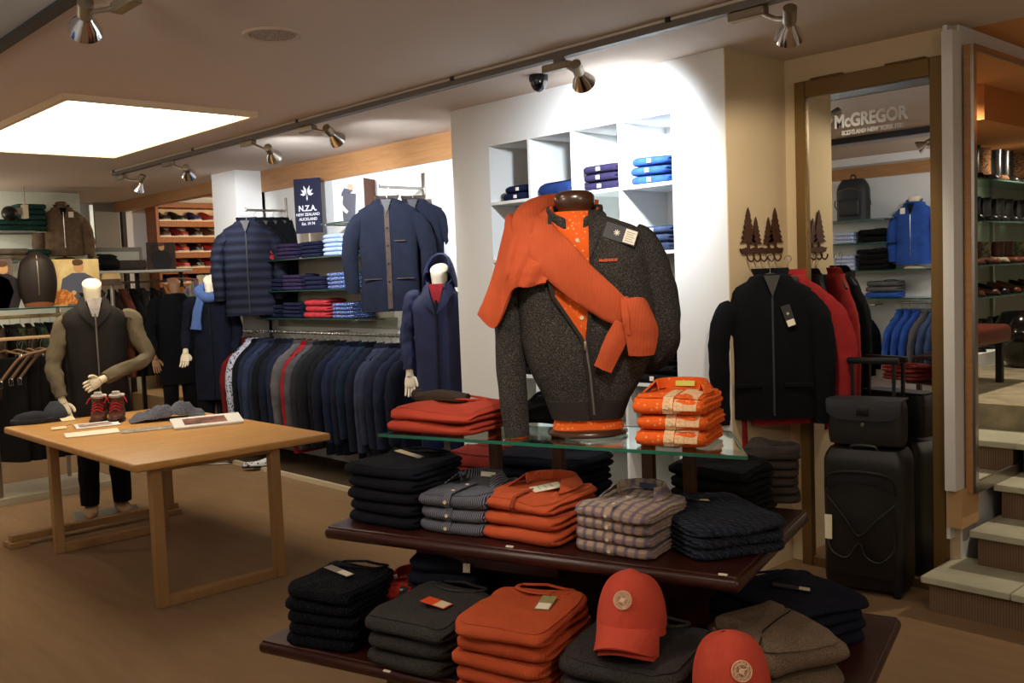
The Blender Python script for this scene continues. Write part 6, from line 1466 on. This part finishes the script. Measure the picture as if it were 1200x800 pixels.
# door-like grey panel and dark frame on the far wall
def farbox(name, c0, c1, X, t, m):
    a, b = atX(c0[0], c0[1], X), atX(c1[0], c1[1], X); return struct(MB().box(X - t, X, min(a.y, b.y), max(a.y, b.y), 0, max(a.z, b.z)).build(name, m, sm=False))
farbox('door_1', (110, 238), (142, 290), -12.05, .05, mat('grey_door', (128, 120, 110), .5)); farbox('trim_door_frame', (142, 237), (150, 290), -12.02, .08, mat('dark_frame', (34, 26, 22), .5))
farbox('trim_white_strip_1', (105, 240), (112, 290), -12.0, .02, mat('white_emission', (232, 232, 214), .4, emit=.6))  # narrow white strip with slight emission in its material
# podium on the floor behind
struct(MB().rbox(-12.2, -10.9, 4.75, 6.6, 0, .34, .01, 1).build('trim_podium', mat('sand_podium', (176, 150, 118), .8)))
# ---------------------------------------------------------------- shoe wall beyond the pillar
XW = -12.28; M_shw = mat('warm_shelf_wood', (168, 104, 62), .5, pattern='wood', scale=3)
y0_, y1_ = atX(184, 250, XW + .3).y, atX(300, 250, XW + .3).y
ss = thing('shoe_shelf', 'tall reddish wood shelving full of shoes beyond the white pillar', 'shelf', (XW, (y0_ + y1_) / 2, 0)); hy = (y1_ - y0_) / 2
MB().box(0, .02, -hy, hy, .35, atX(190, 241, XW + .3).z).build('back_panel', mat('peach_panel', (226, 190, 150), .6), ss, sm=False)
for s in (-1, 1): MB().rbox(0, .30, s * hy - .02, s * hy + .02, .35, atX(190, 241, XW + .3).z, .003, 1).build('side_panel', M_shw, ss)
MB().rbox(0, .30, -hy, hy, atX(190, 241, XW + .3).z - .02, atX(190, 241, XW + .3).z + .04, .003, 1).build('top_board', M_shw, ss)
ZZ = [atX(215, py, XW + .30).z for py in (258, 276.5, 294.5, 313, 331, 350, 370, 392)]
for z in ZZ:
    MB().rbox(.02, .30, -hy + .02, hy - .02, z - .085, z - .012, .003, 1).build('shelf_fascia', M_shw, ss)
    MB().box(.02, .31, -hy + .02, hy - .02, z - .012, z).build('shelf_board', mat('pale_board', (232, 202, 164), .5), ss, sm=False)
sc_ = [(24, 22, 24), (74, 44, 28), (30, 26, 24), (52, 36, 30), (28, 34, 84), (120, 30, 34), (150, 40, 40), (40, 26, 26)]
pr = None; row_n = ['top', 'second', 'third', 'fourth', 'fifth', 'sixth', 'seventh', 'lowest']; cnm = ['black', 'tan', 'black-brown', 'brown', 'dark blue', 'wine red', 'red', 'oxblood']
for i, z in enumerate(ZZ):
    for k in range(5):
        q = (i * 3 + k * 2) % 8 if i not in (2, 3) else (5, 6, 0, 6, 7)[k]; m = mat('shoe_' + cnm[q].replace(' ', '_').replace('-', '_'), sc_[q], .3, spec=.5)
        loc = (XW + .16, y0_ + .12 + k * .215, z + .001); lb = cnm[q] + ' shoe on the ' + row_n[i] + ' shelf beyond the pillar, ' + ordn[k] + ' from the left'
        if pr is None: pr = shoe('shoe', lb, loc, .25, m, F_pale, 'shoes on the wooden shelving beyond the pillar', L=.26, W=.17, H=.13)
        else: dup(pr, loc, .25 + .4 * ((k % 2) - .5), lb, mats={'upper': m}, group='shoes on the wooden shelving beyond the pillar')
pst = thing('scarf_stand', 'pale wooden post hung with many patterned ties and scarves', 'display stand', (-9.9, atX(239, 360, -9.9).y, 0))
MB().rbox(-.03, .03, -.05, .05, 0, 1.75, .004, 1).build('post', mat('pale_post', (222, 204, 168), .5), pst); MB().rbox(-.2, .2, -.2, .2, 0, .03, .004, 1).build('foot', M_steel, pst)
for k in range(9):
    x = .02 * (k % 2); y = -.08 - .016 * k
    MB().rbox(x - .03, x + .03, y - .010, y + .010, .55 + .03 * (k % 3), 1.70 - .012 * k, .006, 2).build('patterned_tie', mat('tie_%d' % (k % 3), ((120, 100, 96), (70, 74, 90), (150, 120, 110))[k % 3], .6, pattern='multi', scale=26), pst)
MB().tube([(0, 0, 1.70), (0, -.32, 1.72)], .010, 8).build('arm', M_steel, pst)
